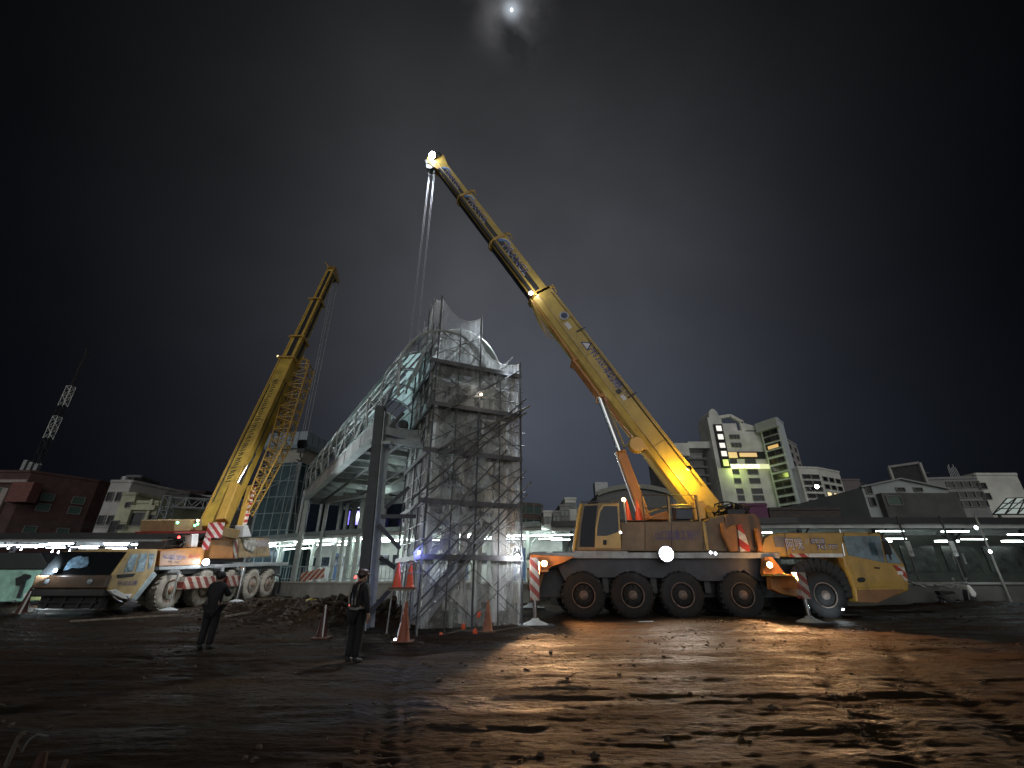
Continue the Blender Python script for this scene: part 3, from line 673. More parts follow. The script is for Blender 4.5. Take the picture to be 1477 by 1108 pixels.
# small lamp on the base section collar
c = bp(s1+.05, -.5, 18.45); bulb('collar_lamp', c, .1, LSM, b1); attach(lamp('POINT', c+Vector((0, -.3, 0)), 40, (1, .95, .85), .06), RC); attach(lamp('SPOT', c+Vector((-.3, -.4, -.3)), 8000, (.88, .95, 1), .08, target=(-1.6, 15.2, 6.6), spot=50, blend=.7), RC)  # the aimed spot is added to brighten scaffold and net
# cylinder support, bracket
sb_ = s_of(840, 545)
m = MB()
for s in (sb_+.9, sb_-1.3):
    P = [bp(s-.08, -.75, 18.75), bp(s+.08, -.75, 18.75), bp(s+.08, .02, 18.5), bp(s-.08, .02, 18.5)]
    m.add(P+[p+Vector((0, .8, 0)) for p in P], [(0, 1, 2, 3), (4, 5, 6, 7), (0, 1, 5, 4), (1, 2, 6, 5), (2, 3, 7, 6), (3, 0, 4, 7)])
m.bar(bp(sb_+.9, -.68, 19.05), bp(sb_-1.3, -.68, 19.05), .6, .12, up=bn); m.bar(bp(sb_+5.3, -.5, 18.8), bp(sb_+.9, -.62, 18.8), .12, .1, up=bn)
o = m.build('cylinder_bracket', ORG, b1, bev=.01); bm_fix(o)
m = MB(); m.lathe(bp(s_of(915, 645), -.72, 18.6), (0, 1, 0), [(.33, 0), (.36, .05), (.26, .1), (.26, .2), (.36, .25), (.33, .3)], 24); m.bar(bp(s_of(915, 645), -.72, 18.75), bp(s_of(915, 645)-.4, -.4, 18.75), .25, .2); m.build('rope_sheave', YEL, b1, smooth=True)
# slack hoses under the lower boom collar
m = MB()
for k in range(7): cyl_hose(m, bp(s1+.0-k*.05, -.6, 18.7+k*.08), bp(s1-1.9-k*.12, -.62, 18.75+k*.06), .12+.08*k, .02)
m.build('hose_bundle', pmat('hose_yellow', (.5, .33, .06), .5), b1)
m = MB()
cyl_hose(m, bp(s_of(861, 583), -.62, 18.7), bp(s_of(905, 650), -.66, 18.7), .15, .025); m.build('red_hose', pmat('hose_red', (.4, .05, .08), .5), b1)
# luffing cylinder
cb = at(931, 751, 18.7); ct = bp(sb_-1.3, -.72, 18.9)
mid = cb.lerp(ct, .515)
m = MB(); m.bar(cb, mid, .42, .46, up=(0, 1, 0)); m.tube(mid-(ct-cb).normalized()*.02, mid+(ct-cb).normalized()*.08, .27, 16); lc = m.build('luffing_cylinder', ORG, RC, bev=.05)
m = MB(); m.tube(mid, ct, .12, 16); m.build('piston_rod', CHROME, lc, smooth=True)
off = Vector((.28, 0, .03))
m = MB(); m.tube(cb.lerp(ct, .56)+off, ct+off*.7, .06, 8); m.path([cb.lerp(ct, .56)+off, cb.lerp(ct, .56)+off+Vector((.25, 0, .2)), cb.lerp(ct, .56)+off+Vector((.5, 0, .35))], .035); m.build('cylinder_hose', pmat('hose_tan', (.4, .3, .15), .5), lc)
m = MB(); m.tube(cb+Vector((-.28, -.1, 0)), mid+Vector((-.24, -.1, .0)), .035, 8); m.build('hydraulic_line', CHROME, lc, smooth=True)
# yellow lamp at the boom foot
c = at(990, 682, 17.95); bulb('boom_foot_lamp', c+Vector((.12, 0, .18)), .09, LYEL, RC, axis=(-.3, .8, -.4))
attach(lamp('POINT', c+Vector((-.05, -.02, -.05)), 210, (1, .62, .05), .07), RC)
# work cones on the deck
def cone(loc, h=.75, mat=ORC, label='', group=None, stripe_=True, name='traffic_cone'):
    t = thing(name, label, 'traffic cone', loc, random.uniform(0, 1), group)
    L = Vector(loc); r = h*.2
    m = MB(); m.lathe(L, (0, 0, 1), [(r, .03), (r*.86, .1), (r*.18, h), (r*.1, h+.01)], 20); m.build('cone_body', mat, t, smooth=True)
    m = MB(); m.box(L.x-r*1.35, L.x+r*1.35, L.y-r*1.35, L.y+r*1.35, L.z, L.z+.035); m.build('cone_base', pmat('cone_base_dark', (.12, .05, .03), .7), t, bev=.01)
    if stripe_:
        m = MB(); m.lathe(L, (0, 0, 1), [(r*.52+.004, h*.52), (r*.36+.004, h*.72)], 20); m.build('reflective_band', WHITE, t, smooth=True)
    return t
def dcone(u0, v0, y, h, lab):
    a = at(u0, v0, y); a.z = zt
    cone(a, h, ORC2, lab)
zt = at(910, 752, YS).z+.01
dcone(907, 751, 17.95, .80, 'orange cone on the crane deck just behind the operator cab')
dcone(922, 751, 17.95, .84, 'orange cone with white tip on the crane deck at the foot of the lifting cylinder')
# rope from the tip
m = MB()
for k in range(4):
    x = TIP.x-.33+.17*(k//2)*1.6+.05*(k % 2); m.tube((x, 18.95+.1*(k % 2), TIP.z-.4), (x*.998-.12*(1-k//2), 19.0, 8.2), .008, 5)
m.build('hoist_rope', STEEL, RC)
m = MB(); m.box(-5.15, -4.8, 18.9, 19.15, 7.75, 8.2); m.tube((-4.98, 18.88, 8.05), (-4.98, 19.16, 8.05), .2, 18); m.path([(-4.98, 19.02, 7.8), (-4.98, 19.02, 7.55), (-4.88, 19.02, 7.42), (-5.0, 19.02, 7.34)], .03)
m.build('hook_block', DSTEEL, RC, bev=.02)
# ============================================================ LEFT CRANE
def at_x(u, v, x):
    a, b = ratios(u, v); y = x/a; return Vector((x, y, CH+b*y))
def plate_x(pts, x, depth, name, mat, parent, bev=0, label=None):
    P = [at_x(u, v, x) for u, v in pts]; n = len(P)
    m = MB(); B = [p - Vector((depth, 0, 0)) for p in P]
    m.add(P+B, [tuple(range(n)), tuple(range(n, 2*n))[::-1]] + [(i, n+i, n+(i+1) % n, (i+1) % n) for i in range(n)])
    o = m.build(name, mat, parent, bev=bev, label=label); bm_fix(o); return o
XS = -14.95
OLY0 = pmat('foot_olive', (.22, .14, .05), .5, dirt=.6)
LC = thing('mobile_crane', 'older mud stained yellow mobile crane facing us at the left with a folded lattice jib', 'crane', (-16.3, 24.5, .42))
m = MB(); m.box(-17.2, -15.4, 18.6, 30.6, .95, 1.75); m.build('chassis', DSTEEL, LC, bev=.02)
dk = plate_x([(229, 817.5), (405, 811), (416, 811), (416, 815), (405, 815.5), (230, 822.5)], XS+.02, 2.7, 'deck', GREYP, LC, bev=.01)
plate_x([(230, 823), (404, 816), (404, 828), (398, 829), (394, 821), (352, 823), (250, 829), (231, 829)], XS-.25, .05, 'side_skirt', DSTEEL, LC)
wy = [21.1, 23.4, 25.4, 27.6, 29.4]
for k, y in enumerate(wy):
    if k == 0: wl0 = make_wheel(LC, (XS, y, hz(y)+.79), (1, 0, 0), .80, .5, TYRE2, RIM)
    else:
        c = copy_tree(wl0, LC); c.location = wl0.location + Vector((0, y-wy[0], hz(y)-hz(wy[0])))
for k, y in enumerate(wy):
    c = copy_tree(wl0, LC); c.rotation_euler = (0, 0, math.pi); c.location = wl0.location + Vector((-2.75, y-wy[0], hz(y)-hz(wy[0])))
# carrier cab
cb_ = plate_x([(187.5, 796), (228.5, 792), (222.5, 826), (210, 843), (192, 864), (180, 865), (163.6, 858), (155, 849), (163, 829)], XS, 2.75, 'carrier_cab', pmat('cab_cream_yellow', (.55, .38, .16), .45, var=.2, dirt=.5), LC, bev=.05)
plate_x([(189.5, 800), (200, 799), (191, 825), (178, 826)], XS+.012, .03, 'side_window', pmat('pale_glass', (.5, .68, .8), .2, var=.5, scale=4), cb_)
plate_x([(203, 799), (213.5, 798), (208, 824), (195, 825)], XS+.012, .03, 'side_window', MATS['pale_glass'], cb_)
plate_x([(216, 799), (224, 798), (219, 816), (213, 822)], XS+.012, .03, 'side_window', MATS['pale_glass'], cb_)
plate_x([(222, 824), (227, 829), (197, 866), (190, 865)], XS+.03, .25, 'mudguard', pmat('mudguard_pale', (.45, .55, .58), .5, var=.3, dirt=.4), LC, bev=.02)
plate_x([(168, 850), (180, 857), (191, 857), (186, 864.5), (178, 864), (163, 857.5), (158, 852)], XS+.03, .2, 'bumper_corner', WHITE, LC, bev=.02)
plate_x([(169.5, 829), (196, 827), (192, 832), (170, 834)], XS+.02, .04, 'trim_strip', BLK, LC)
def xtext(body, name, mat, parent, u0, v0, u1, v1, x):
    a, b, c = at_x(u0, v1, x), at_x(u1, v1, x), at_x(u0, v0, x)
    return text(body, name, mat, parent, a, (0, 1, 0), (0, 0, 1), (b-a).y, (c-a).z)
xtext('吊成起重', 'lettering', TXTB, LC, 169, 837.5, 197, 845, XS+.016)
# front of the cab
m = MB(); m.hexa([(-17.68, 17.745, 1.72), (-15.02, 17.745, 1.72), (-15.02, 17.80, 1.72), (-17.68, 17.80, 1.72), (-17.62, 18.16, 2.56), (-15.06, 18.16, 2.56), (-15.06, 18.24, 2.56), (-17.62, 18.24, 2.56)])
ws = m.build('windscreen', pmat('windscreen_dark', (.006, .007, .008), .25, spec=.15), LC, bev=.02)
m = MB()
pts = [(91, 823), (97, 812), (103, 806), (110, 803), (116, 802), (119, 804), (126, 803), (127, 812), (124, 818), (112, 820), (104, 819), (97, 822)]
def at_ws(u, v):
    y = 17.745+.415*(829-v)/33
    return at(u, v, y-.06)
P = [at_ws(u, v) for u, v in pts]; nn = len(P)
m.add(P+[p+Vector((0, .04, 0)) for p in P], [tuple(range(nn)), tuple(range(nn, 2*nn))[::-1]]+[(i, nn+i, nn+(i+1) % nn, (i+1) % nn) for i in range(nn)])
o = m.build('windscreen_reflection', pmat('blue_reflection', (.22, .38, .52), .6, var=.5, scale=8, bump=.6, bscale=9), ws); bm_fix(o)  # bluish reflection in the windscreen, modelled as a coloured sheet
m = MB(); m.box(-17.72, -14.97, 17.68, 18.1, 1.27, 1.72); m.build('front_panel', pmat('front_brown', (.10, .06, .035), .35, var=.3, dirt=.5), LC, bev=.05)
for x in (-17.2, -15.6): bulb('headlamp', Vector((x, 17.68, 1.5)), .09, pmat('lamp_glass', (.25, .28, .3), .1), LC)
m = MB(); m.box(-17.68, -15.02, 17.72, 18.1, 1.0, 1.265); m.build('bumper', pmat('bumper_black', (.02, .018, .017), .5), LC, bev=.04)
m = MB(); m.box(-17.5, -15.2, 18.0, 18.3, .6, 1.0)
for x in (-17.2, -16.6, -16.0, -15.5): m.bar((x, 17.95, .6), (x+.12, 18.0, 1.2), .12, .1)
m.tube((-17.4, 17.95, .8), (-15.3, 17.95, .8), .05); m.build('underframe', BLK, LC, bev=.02)
m = MB(); 
for q in (0, .5): m.path([at(163+q*40, 860, 17.9), at(170+q*36, 866, 17.8), at(178+q*40, 869, 17.9)], .02)
m.build('step_rail', STEEL, LC)
c = at(80, 823, 17.6); bulb('side_marker', c, .06, LSM, LC); attach(lamp('POINT', c+Vector((0, -.2, 0)), 20, (.8, .9, 1), .05), LC); attach(lamp('SPOT', c+Vector((-.1, -.1, .05)), 900, (.85, .95, 1), .05, target=(-24, 23.6, 1.3), spot=90, blend=.8), LC)  # the spot is added to brighten the mint truck
# engine housing with lettering
plate_x([(231.5, 794), (296, 789.5), (293, 815), (229, 817)], XS+.0, 2.5, 'engine_housing', ORG, LC, bev=.03)
xtext('吊成起重行', 'lettering', TXTB, LC, 234, 799, 268, 806.5, XS+.012)
xtext('0928-743777', 'lettering', TXTR, LC, 271, 799, 287, 804.5, XS+.012)
xtext('TEL 743', 'lettering', BLK, LC, 241, 808.5, 258, 812, XS+.012)
c = at_x(296, 810, XS+.25); c = at_x(297, 811, XS+.2)
bulb('flood_lamp', c, .13, LWH, LC, axis=(.5, -.8, 0)); attach(lamp('POINT', c+Vector((.8, -.8, .1)), 60, (.85, .93, 1), .1), LC); attach(lamp('SPOT', c+Vector((.3, -.1, .05)), 5000, (.86, .97, 1), .1, target=(-5, 16.5, 6.5), spot=75, blend=.8), LC)  # the spot is added to brighten the scaffold's left face and the bridge
# superstructure
plate_x([(303, 779), (338, 778), (344, 781), (343, 806), (302, 806)], XS-.1, 2.4, 'superstructure', ORG, LC, bev=.03)
plate_x([(336, 778), (343.5, 778), (343, 805.5), (337, 805.5)], XS-.08, .05, 'hazard_panel', HAZY, LC)
plate_x([(344, 777), (388, 776), (390, 803), (344, 805)], XS-.15, 2.3, 'winch_house', pmat('house_tan', (.40, .27, .13), .5, var=.4, scale=2, dirt=.7), LC, bev=.04)
plate_x([(350, 777), (368, 776.5), (371, 784), (366, 797), (356, 793), (351, 785)], XS-.10, .1, 'dirty_cover', pmat('pale_sheet', (.55, .53, .47), .7, var=.5, scale=5), LC, bev=.01)
plate_x([(370, 779), (386, 778), (388, 788), (371, 789)], XS-.12, .1, 'side_panel', pmat('pale_mauve', (.42, .36, .36), .6, var=.3), LC, bev=.01)
m = MB(); m.lathe((-16.3, 25.6, 2.15), (0, 0, 1), [(1.0, 0), (1.0, .3)], 30); m.build('turntable', DSTEEL, LC, smooth=True)
plate_x([(253, 750), (292, 749), (292, 766), (251, 767)], XS-.6, 1.6, 'counterweight', pmat('weight_olive', (.30, .22, .11), .55, dirt=.6), LC, bev=.04)
plate_x([(252, 767), (322, 766), (322, 769), (252, 769.5)], XS-.3, 1.8, 'cross_beam', pmat('beam_red', (.25, .03, .03), .5), LC)
plate_x([(277, 771), (287, 770), (285, 789), (276, 790)], XS-.25, .5, 'exhaust_box', WHITE, LC, bev=.03)
m = MB()
random.seed(5)
for i in range(30):
    a = at_x(random.uniform(246, 300), random.uniform(772, 790), XS-random.uniform(.4, 1.6)); b = at_x(random.uniform(240, 320), random.uniform(772, 792), XS-random.uniform(.4, 1.6)); cyl_hose(m, a, b, random.uniform(-.1, .3), random.uniform(.02, .045))
m.box(-16.9, -15.6, 20.9, 23.0, 2.8, 3.15); m.build('engine_parts', DSTEEL, LC)
# chevron board at the boom foot facing the front
CHEV = stripe('chevron', (.40, .03, .04), (.68, .6, .58), (.75, 0, .75), .3)
a = at(296, 776, 22.9); b = at(324, 754, 22.9)
m = MB(); m.box(a.x, b.x, 22.85, 22.95, a.z, b.z); m.build('chevron_board', CHEV, LC)
a = at(291, 793, 22.5); b = at(304, 776, 22.5); m = MB(); m.box(a.x, b.x, 22.45, 22.55, a.z, b.z); m.build('chevron_board', CHEV, LC)
m = MB(); a = at(296, 776, 23.0); b = at(330, 754, 23.0); m.box(a.x+.1, b.x-.5, 23.0, 25.0, a.z+.1, b.z-.15); m.build('boom_foot', OLY0, LC, bev=.04)
for u, v, mt in ((256, 754, LGRN), (281, 758, LGRN), (285, 756, LGRN), (258, 775, LRED)): bulb('signal_light', at_x(u, v, XS-.45), .055, mt, LC, axis=(1, -.6, 0))
bulb('signal_light', at_x(285, 751, XS-.5), .05, LWARM, LC, axis=(1, -.5, 0))
plate_x([(352, 758), (358, 758), (363, 774), (350, 775)], XS+.0, .5, 'operator_box', WHITE, LC, bev=.03)
m = MB()
for i in range(14):
    a = at_x(random.uniform(325, 350), random.uniform(755, 778), XS-random.uniform(.1, 1)); b = at_x(random.uniform(325, 352), random.uniform(755, 778), XS-random.uniform(.1, 1)); cyl_hose(m, a, b, random.uniform(-.1, .2), .03)
m.build('winch_gear', DSTEEL, LC)
# boom
P2 = Vector((-16.25, 24.9, 4.4)); T2 = Vector((-16.1, 31.4, 26.6)); d2_ = (T2-P2).normalized(); n2_ = Vector((0, -d2_.z, d2_.y)).normalized(); L2 = (T2-P2).length
X = Vector((1, 0, 0))
def b2p(s, x, h): return P2 + d2_*s + X*x + n2_*h
def s2(v):
    best = min(range(0, 2400), key=lambda k: abs(project(P2+d2_*k*.01)[1]-v)); return best*.01
def project(p):
    q = p-Vector((0, 0, CH)); zc = q.y*cp+q.z*sp; return 738.5+FPX*q.x/zc, 554-FPX*(-q.y*sp+q.z*cp)/zc
sv = [s2(v) for v in (522, 491, 436)]
def sec2(s0, s1, w_, h_, mat):
    m = MB(); P = [b2p(s, x, h) for s in (s0, s1) for x, h in ((-w_/2, -h_/2), (w_/2, -h_/2), (w_/2, h_/2), (-w_/2, h_/2))]
    m.hexa(P); o = m.build('boom_section', mat, LC, bev=.04); bm_fix(o)
    m = MB()
    for x in (-w_/2+.04, w_/2-.04): m.bar(b2p(s0+.05, x, h_/2+.02), b2p(s1-.05, x, h_/2+.02), .09, .05, up=n2_)
    m.build('boom_flange', YEL, o)
    return o
OLY = pmat('boom_olive_yellow', (.52, .35, .05), .5, var=.3, scale=1.2, dirt=.6)
q1 = sec2(-.4, sv[0], 1.0, 1.05, OLY); q2 = sec2(sv[0]-1, sv[1], .86, .9, OLY); q3 = sec2(sv[1]-1, sv[2], .72, .76, OLY); q4 = sec2(sv[2]-1, L2, .6, .62, OLY)
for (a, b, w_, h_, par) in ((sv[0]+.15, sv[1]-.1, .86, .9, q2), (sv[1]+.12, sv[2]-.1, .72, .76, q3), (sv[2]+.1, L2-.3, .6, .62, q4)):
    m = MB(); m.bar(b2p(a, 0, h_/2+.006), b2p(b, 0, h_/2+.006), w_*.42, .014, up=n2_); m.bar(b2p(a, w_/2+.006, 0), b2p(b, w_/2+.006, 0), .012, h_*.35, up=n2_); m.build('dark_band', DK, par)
for s, w_, h_, par in ((sv[0], 1.0, 1.05, q1), (sv[1], .86, .9, q2), (sv[2], .72, .76, q3)):
    m = MB()
    for h in (h_/2+.05, -h_/2-.05): m.bar(b2p(s-.1, -w_/2-.08, h), b2p(s-.1, w_/2+.08, h), .12, .2, up=n2_)
    for x in (-w_/2-.05, w_/2+.05): m.bar(b2p(s-.1, x, -h_/2-.1), b2p(s-.1, x, h_/2+.1), .12, .2)
    m.tube(b2p(s-.2, -w_/2-.05, .3), b2p(s+.15, -w_/2-.35, .35), .04); m.build('section_collar', YEL, par, bev=.01)
bulb('section_lamp', b2p(sv[0], -.65, .6), .07, pmat('cream_lamp', (.9, .8, .5), .3, emit=(1, .8, .4), es=1.5), q1)
# lettering remains and cables on the lower boom
m = MB()
for k in range(46):
    s = 2.2+k*.17; m.bar(b2p(s, -.15+.03*math.sin(k*2.1), .533), b2p(s+random.uniform(.04, .16), .12+.05*math.sin(k*3.7), .533), .05, .012, up=n2_)
m.build('scuff_marks', BLK, q1)
m = MB(); m.path([b2p(1, -.3, .56), b2p(5, -.32, .56), b2p(9.5, -.28, .56)], .03); m.path([b2p(1.6, .52, .1), b2p(5, .53, .15), b2p(10, .52, .2)], .035)
for s in (3.1, 6.5, 9.8): m.tube(b2p(s, -.6, .5), b2p(s+.1, .55, .5), .03)
m.build('boom_cable', BLK, q1)
# boom head
m = MB()
for x in (-.3, .26):
    P = [(L2-.6, .35), (L2+.35, .4), (L2+.5, .0), (L2+.15, -1.15), (L2-.15, -1.2), (L2-.35, -.35)]
    Q = [b2p(s, x, h) for s, h in P]; nn = len(Q)
    m.add(Q+[p+X*.06 for p in Q], [tuple(range(nn)), tuple(range(nn, 2*nn))[::-1]]+[(i, (i+1) % nn, nn+(i+1) % nn, nn+i) for i in range(nn)])
for s, h in ((L2+.1, -.95), (L2+.3, .15)):
    for k in range(3): m.lathe(b2p(s, -.22+k*.16, h), X, [(.24, 0), (.2, .03), (.24, .06)], 14)
m.tube(b2p(L2+.3, -.3, .3), b2p(L2+.6, -.5, .5), .04); m.ball(b2p(L2+.6, -.55, .5), .1)
o = m.build('boom_head', YEL, LC, bev=.01); bm_fix(o)
# luffing cylinder (seen beside the foot) and striped post
m = MB(); a = at(321, 753, 24.3); b = at(341, 700, 25.1); m.bar(a, b, .62, .5, up=(1, 0, 0)); lc2 = m.build('luffing_cylinder', YEL, LC, bev=.05)
m = MB(); m.tube(b, b2p(7.5, .2, -.6), .15, 12); m.build('piston_rod', CHROME, lc2, smooth=True)
m = MB(); m.path([at(328, 739, 25.5), at(324, 742, 25.4), at(325, 750, 25.4)], .05); m.build('hydraulic_hose', BLK, lc2)
m = MB(); a = at(347, 760, 25.6); b = at(362, 702, 26.6); m.bar(a, b, .34, .3, up=(1, 0, 0)); m.build('jib_base_post', YEL, LC, bev=.03)
m = MB(); a2 = a+Vector((.19, -.02, .1)); b2 = b+Vector((.19, -.02, 0)); m.bar(a2, b2, .05, .26, up=(1, 0, 0)); m.build('hazard_edge', stripe('haz_jib', (.45, .06, .05), (.7, .65, .6), (0, 0, 1), .34), LC)
# folded lattice jib
JB = thing('folded_jib', 'yellow lattice jib folded upright against the side of the left crane boom', 'crane jib', (-15.2, 26, 4.6))
JB.parent = LC; JB.matrix_basis = Matrix.Translation(Vector((-15.2, 26, 4.6))-LC.location)
for k_ in ('label', 'category'): del JB[k_]
pA = at(356, 742, 26.1); pB = at(405, 640, 27.3); pC = at(436, 531, 28.7)
m = MB(); lattice(m, pA, pB, .42, .5, 14, up=(0, 1, 0), r=.045, rl=.026, w2=.95, h2=.8); m.build('lattice_lower', YEL, JB)
m = MB(); lattice(m, pB, pC, .95, .8, 14, up=(0, 1, 0), r=.05, rl=.03, w2=1.35, h2=.95); lattice(m, pB+Vector((-.3, .2, 1)), pC+Vector((-.5, .3, -1)), .5, .5, 12, up=(0, 1, 0), r=.035, rl=.025)
m.build('lattice_upper', YEL, JB)
m = MB(); top = at(441, 519, 28.9)
for dx, dz in ((-.9, .15), (-.5, .9), (.25, .2), (.25, -.9)): m.tube(pC+Vector((dx, 0, -.2)), top+Vector((dx*.3, 0, dz*.35)), .05, 6)
m.tube(top+Vector((-.9, 0, .35)), top+Vector((.3, 0, -.15)), .06); m.tube(top+Vector((-.9, 0, .35)), pC+Vector((-.8, 0, -.5)), .05); m.build('lattice_head', YEL, JB)
JB.name = 'folded_jib'
# hoist ropes and hook
m = MB(); hb = at(436.5, 641, 32.5)
for k in (0, 2, 5): m.tube(b2p(L2+.2, -.25+.1*k, -1.0), hb+Vector((-.2+.08*k, 0, .3)), .013, 5)
m.build('hoist_rope', pmat('rope_bright', (.7, .7, .65), .35, metal=.6), LC)
m = MB()
for k in range(5): m.lathe(hb+Vector((-.25+.1*k, 0, 0)), (1, 0, 0), [(.36, 0), (.3, .03), (.36, .06)], 18)
m.box(hb.x-.3, hb.x+.3, hb.y-.08, hb.y+.08, hb.z-.65, hb.z+.1)
m.path([hb+Vector((0, 0, -.6)), hb+Vector((0, 0, -.95)), hb+Vector((.18, 0, -1.15)), hb+Vector((.05, 0, -1.35)), hb+Vector((-.18, 0, -1.2))], .06)
m.build('hook_block', DSTEEL, LC, smooth=False)
# rigging hanging from the hook
m = MB(); h0 = hb+Vector((0, 0, -1.3))
for dx, dz in ((-1.0, -3.6), (-.4, -5.2), (.2, -5.6), (.6, -4.8)): m.tube(h0, h0+Vector((dx, 0, dz)), .025, 5)
m.build('sling', STEEL, LC)
# outriggers with hazard covers
def outr_x(pts, name='outrigger_cover'): return plate_x(pts, XS+.25, .3, name, HAZY, LC, bev=.01)
outr_x([(268, 832.5), (311, 831), (313, 847), (262, 850.5)]); outr_x([(328, 831), (352, 830), (350, 845), (327, 846.5)])
for u, v0, v1 in ((352, 820, 868), (322, 818, 866), (258, 826, 866)):
    a = at_x(u, v0, XS+.4); b = a.copy(); b.z = hz(a.y)+.1
    m = MB(); m.tube(a, b, .085 if u != 258 else .03, 12); m.tube(a, a+Vector((-.6, 0, 0)), .1, 8); j = m.build('outrigger_jack', CHROME if u == 352 else GREYP, LC, smooth=True)
    m = MB(); m.lathe((b.x, b.y, hz(b.y)), (0, 0, 1), [(.35, 0), (.35, .06), (.1, .14)], 18); m.build('outrigger_pad', GREYP, j, smooth=True)
    if u == 322:
        m = MB(); m.box(a.x-.2, a.x+.15, a.y-.25, a.y+.25, hz(a.y)+.25, hz(a.y)+.75); m.build('float_box', stripe('haz_float', (.55, .07, .04), (.6, .62, .4), (0, .6, .8), .25), j, bev=.02)
build_rail('hand_railing', [at_x(234, 797, XS-.5), at_x(262, 795, XS-.5)], .5, LC, BLK, .02)
m = MB(); pts = [Vector((-14.9, 29.6, z)) + Vector((0, dy, 0)) for dy, z in ((1.1, .75), (1.15, 1.3), (.95, 1.75), (0, 1.85))]; m.path(pts, .05); m.build('rear_mudguard', BLK, LC)
# ============================================================ SCAFFOLD
C0 = Vector((-2.8, 14.5, 0)); DF = Vector((.9153, .4028, 0)); DL = Vector((-.4028, .9153, 0))
def F(s, t, z): return C0 + DF*s + DL*t + Vector((0, 0, z))
SC = thing('scaffold_tower', 'tall galvanised scaffold wrapped in pale safety net at the near end of the footbridge', 'scaffold', tuple(F(1.7, 2, .2)))
LV = [.2, 2.25, 3.95, 5.65, 7.35, 9.05, 10.75]
cols = [(0, 0, 'L', 6), (1.7, 0, 'L', 6), (3.4, 0, 'L', 5), (0, 2.05, 'L', 6), (0, 3.2, 'L', 6), (3.4, 1.7, 'L', 5), (1.7, 3.2, 'L', 6)]
protos = {}
def frame_mesh(a, b, h):
    m = MB()
    for p in (a, b): m.tube(p, p+Vector((0, 0, h)), .024, 7)
    d = (b-a); z0 = a.z
    m.tube(a+Vector((0, 0, h-.02)), b+Vector((0, 0, h-.02)), .02, 6)
    pts = []
    for k in range(9):
        t = math.pi*k/8; pts.append(a + d*(.5-.34*math.cos(t)) + Vector((0, 0, h-.42+.3*math.sin(t))))
    m.path([a+d*.16+Vector((0, 0, .35))]+pts+[a+d*.84+Vector((0, 0, .35))], .016, 6)
    for zz in (.35, .9, h-.42): 
        m.tube(a+Vector((0, 0, zz)), a+d*.16+Vector((0, 0, zz)), .014, 5); m.tube(b+Vector((0, 0, zz)), a+d*.84+Vector((0, 0, zz)), .014, 5)
    return m
for (s, t, dr, nl) in cols:
    for k in range(nl):
        z = LV[k]; h = LV[k+1]-z
        key = round(h, 2)
        org = F(s, t, z)
        if key not in protos:
            protos[key] = frame_mesh(org, org+DL*.9, h).build('scaffold_frame', GALV, SC, org=org, smooth=True)
        else:
            c = protos[key].copy(); COL.objects.link(c); c.location = wm(SC).inverted() @ org
# cross braces
def brace(a, b, h):
    m = MB(); m.tube(a+Vector((0, 0, .3)), b+Vector((0, 0, h-.35)), .017, 5); m.tube(b+Vector((0, 0, .3)), a+Vector((0, 0, h-.35)), .017, 5)
    return m.build('cross_brace', pmat('brace_dull', (.10, .105, .11), .5, metal=.2, var=.3), SC, smooth=True)
for k in range(6):
    z = LV[k]; h = LV[k+1]-z
    for (p, q, top) in (((0, 0), (1.7, 0), 6), ((1.7, 0), (3.4, 0), 5), ((0, .9), (1.7, .9), 6), ((1.7, .9), (3.4, .9), 5), ((0, .9), (0, 2.05), 6), ((0, 2.95), (1.7, 3.2), 6), ((3.4, .9), (3.4, 1.7), 5)):
        if k < top: brace(F(*p, z), F(*q, z), h)
# poles reaching above and ledgers
m = MB()
for s, t, z0, z1 in ((0, 0, 10.7, 12.1), (0, 2.05, 10.7, 12.9), (0, 3.2, 10.7, 12.6), (0, 4.1, 9, 12.6), (1.7, 0, 10.7, 11.5), (3.4, 0, 9, 9.7), (3.4, .9, 9, 9.3), (0, 1.4, 10, 12.75)):
    m = MB(); m.tube(F(s, t, z0), F(s, t, z1), .026, 7); m.build('guard_pole', GALV, SC)
POLE = pmat('pole_dull', (.085, .09, .10), .5, metal=.2, var=.3)
for s, t, z1 in ((0, -.05, 11.9), (1.7, -.05, 11.3), (3.4, -.05, 9.6), (.85, -.04, 10.6), (2.55, -.04, 8.9), (-.05, 2.05, 12.5), (-.05, 3.9, 12.3), (-.04, .95, 11.2)):
    m = MB(); m.tube(F(s, t, .15), F(s, t, z1), .032 if s in (0, 1.7, 3.4) else .022, 8); m.build('standard_pole', POLE, SC, smooth=True)
m = MB()
for z in LV[1:6]:
    for zz in (z+.5, z+1.0):
        m.tube(F(-.1, -.07, zz), F(3.55 if z < 8 else 1.8, -.03, zz), .02, 6); m.tube(F(-.03, 0, zz), F(-.03, 4.1, zz), .02, 6)
m.build('guard_rails', GALV, SC, smooth=True)
m = MB()
for s0, z0, s1_, z1 in ((-.15, .85, 3.75, 4.8), (-.15, .5, 3.6, 4.35), (0, 1.6, 3.55, 5.2), (-.5, 3.9, 3.6, 8.05), (-.5, 3.55, 3.6, 7.7), (0.2, 5.6, 3.75, 7.75), (0.2, 5.3, 3.6, 7.45), (-.3, 2.3, 2.8, 5.9), (.3, 7.0, 3.3, 9.2)):
    yo = random.uniform(-.16, -.10); m.tube(F(s0, yo, z0), F(s1_, yo, z1), .032, 7)
m.build('raking_tubes', POLE, SC, smooth=True)
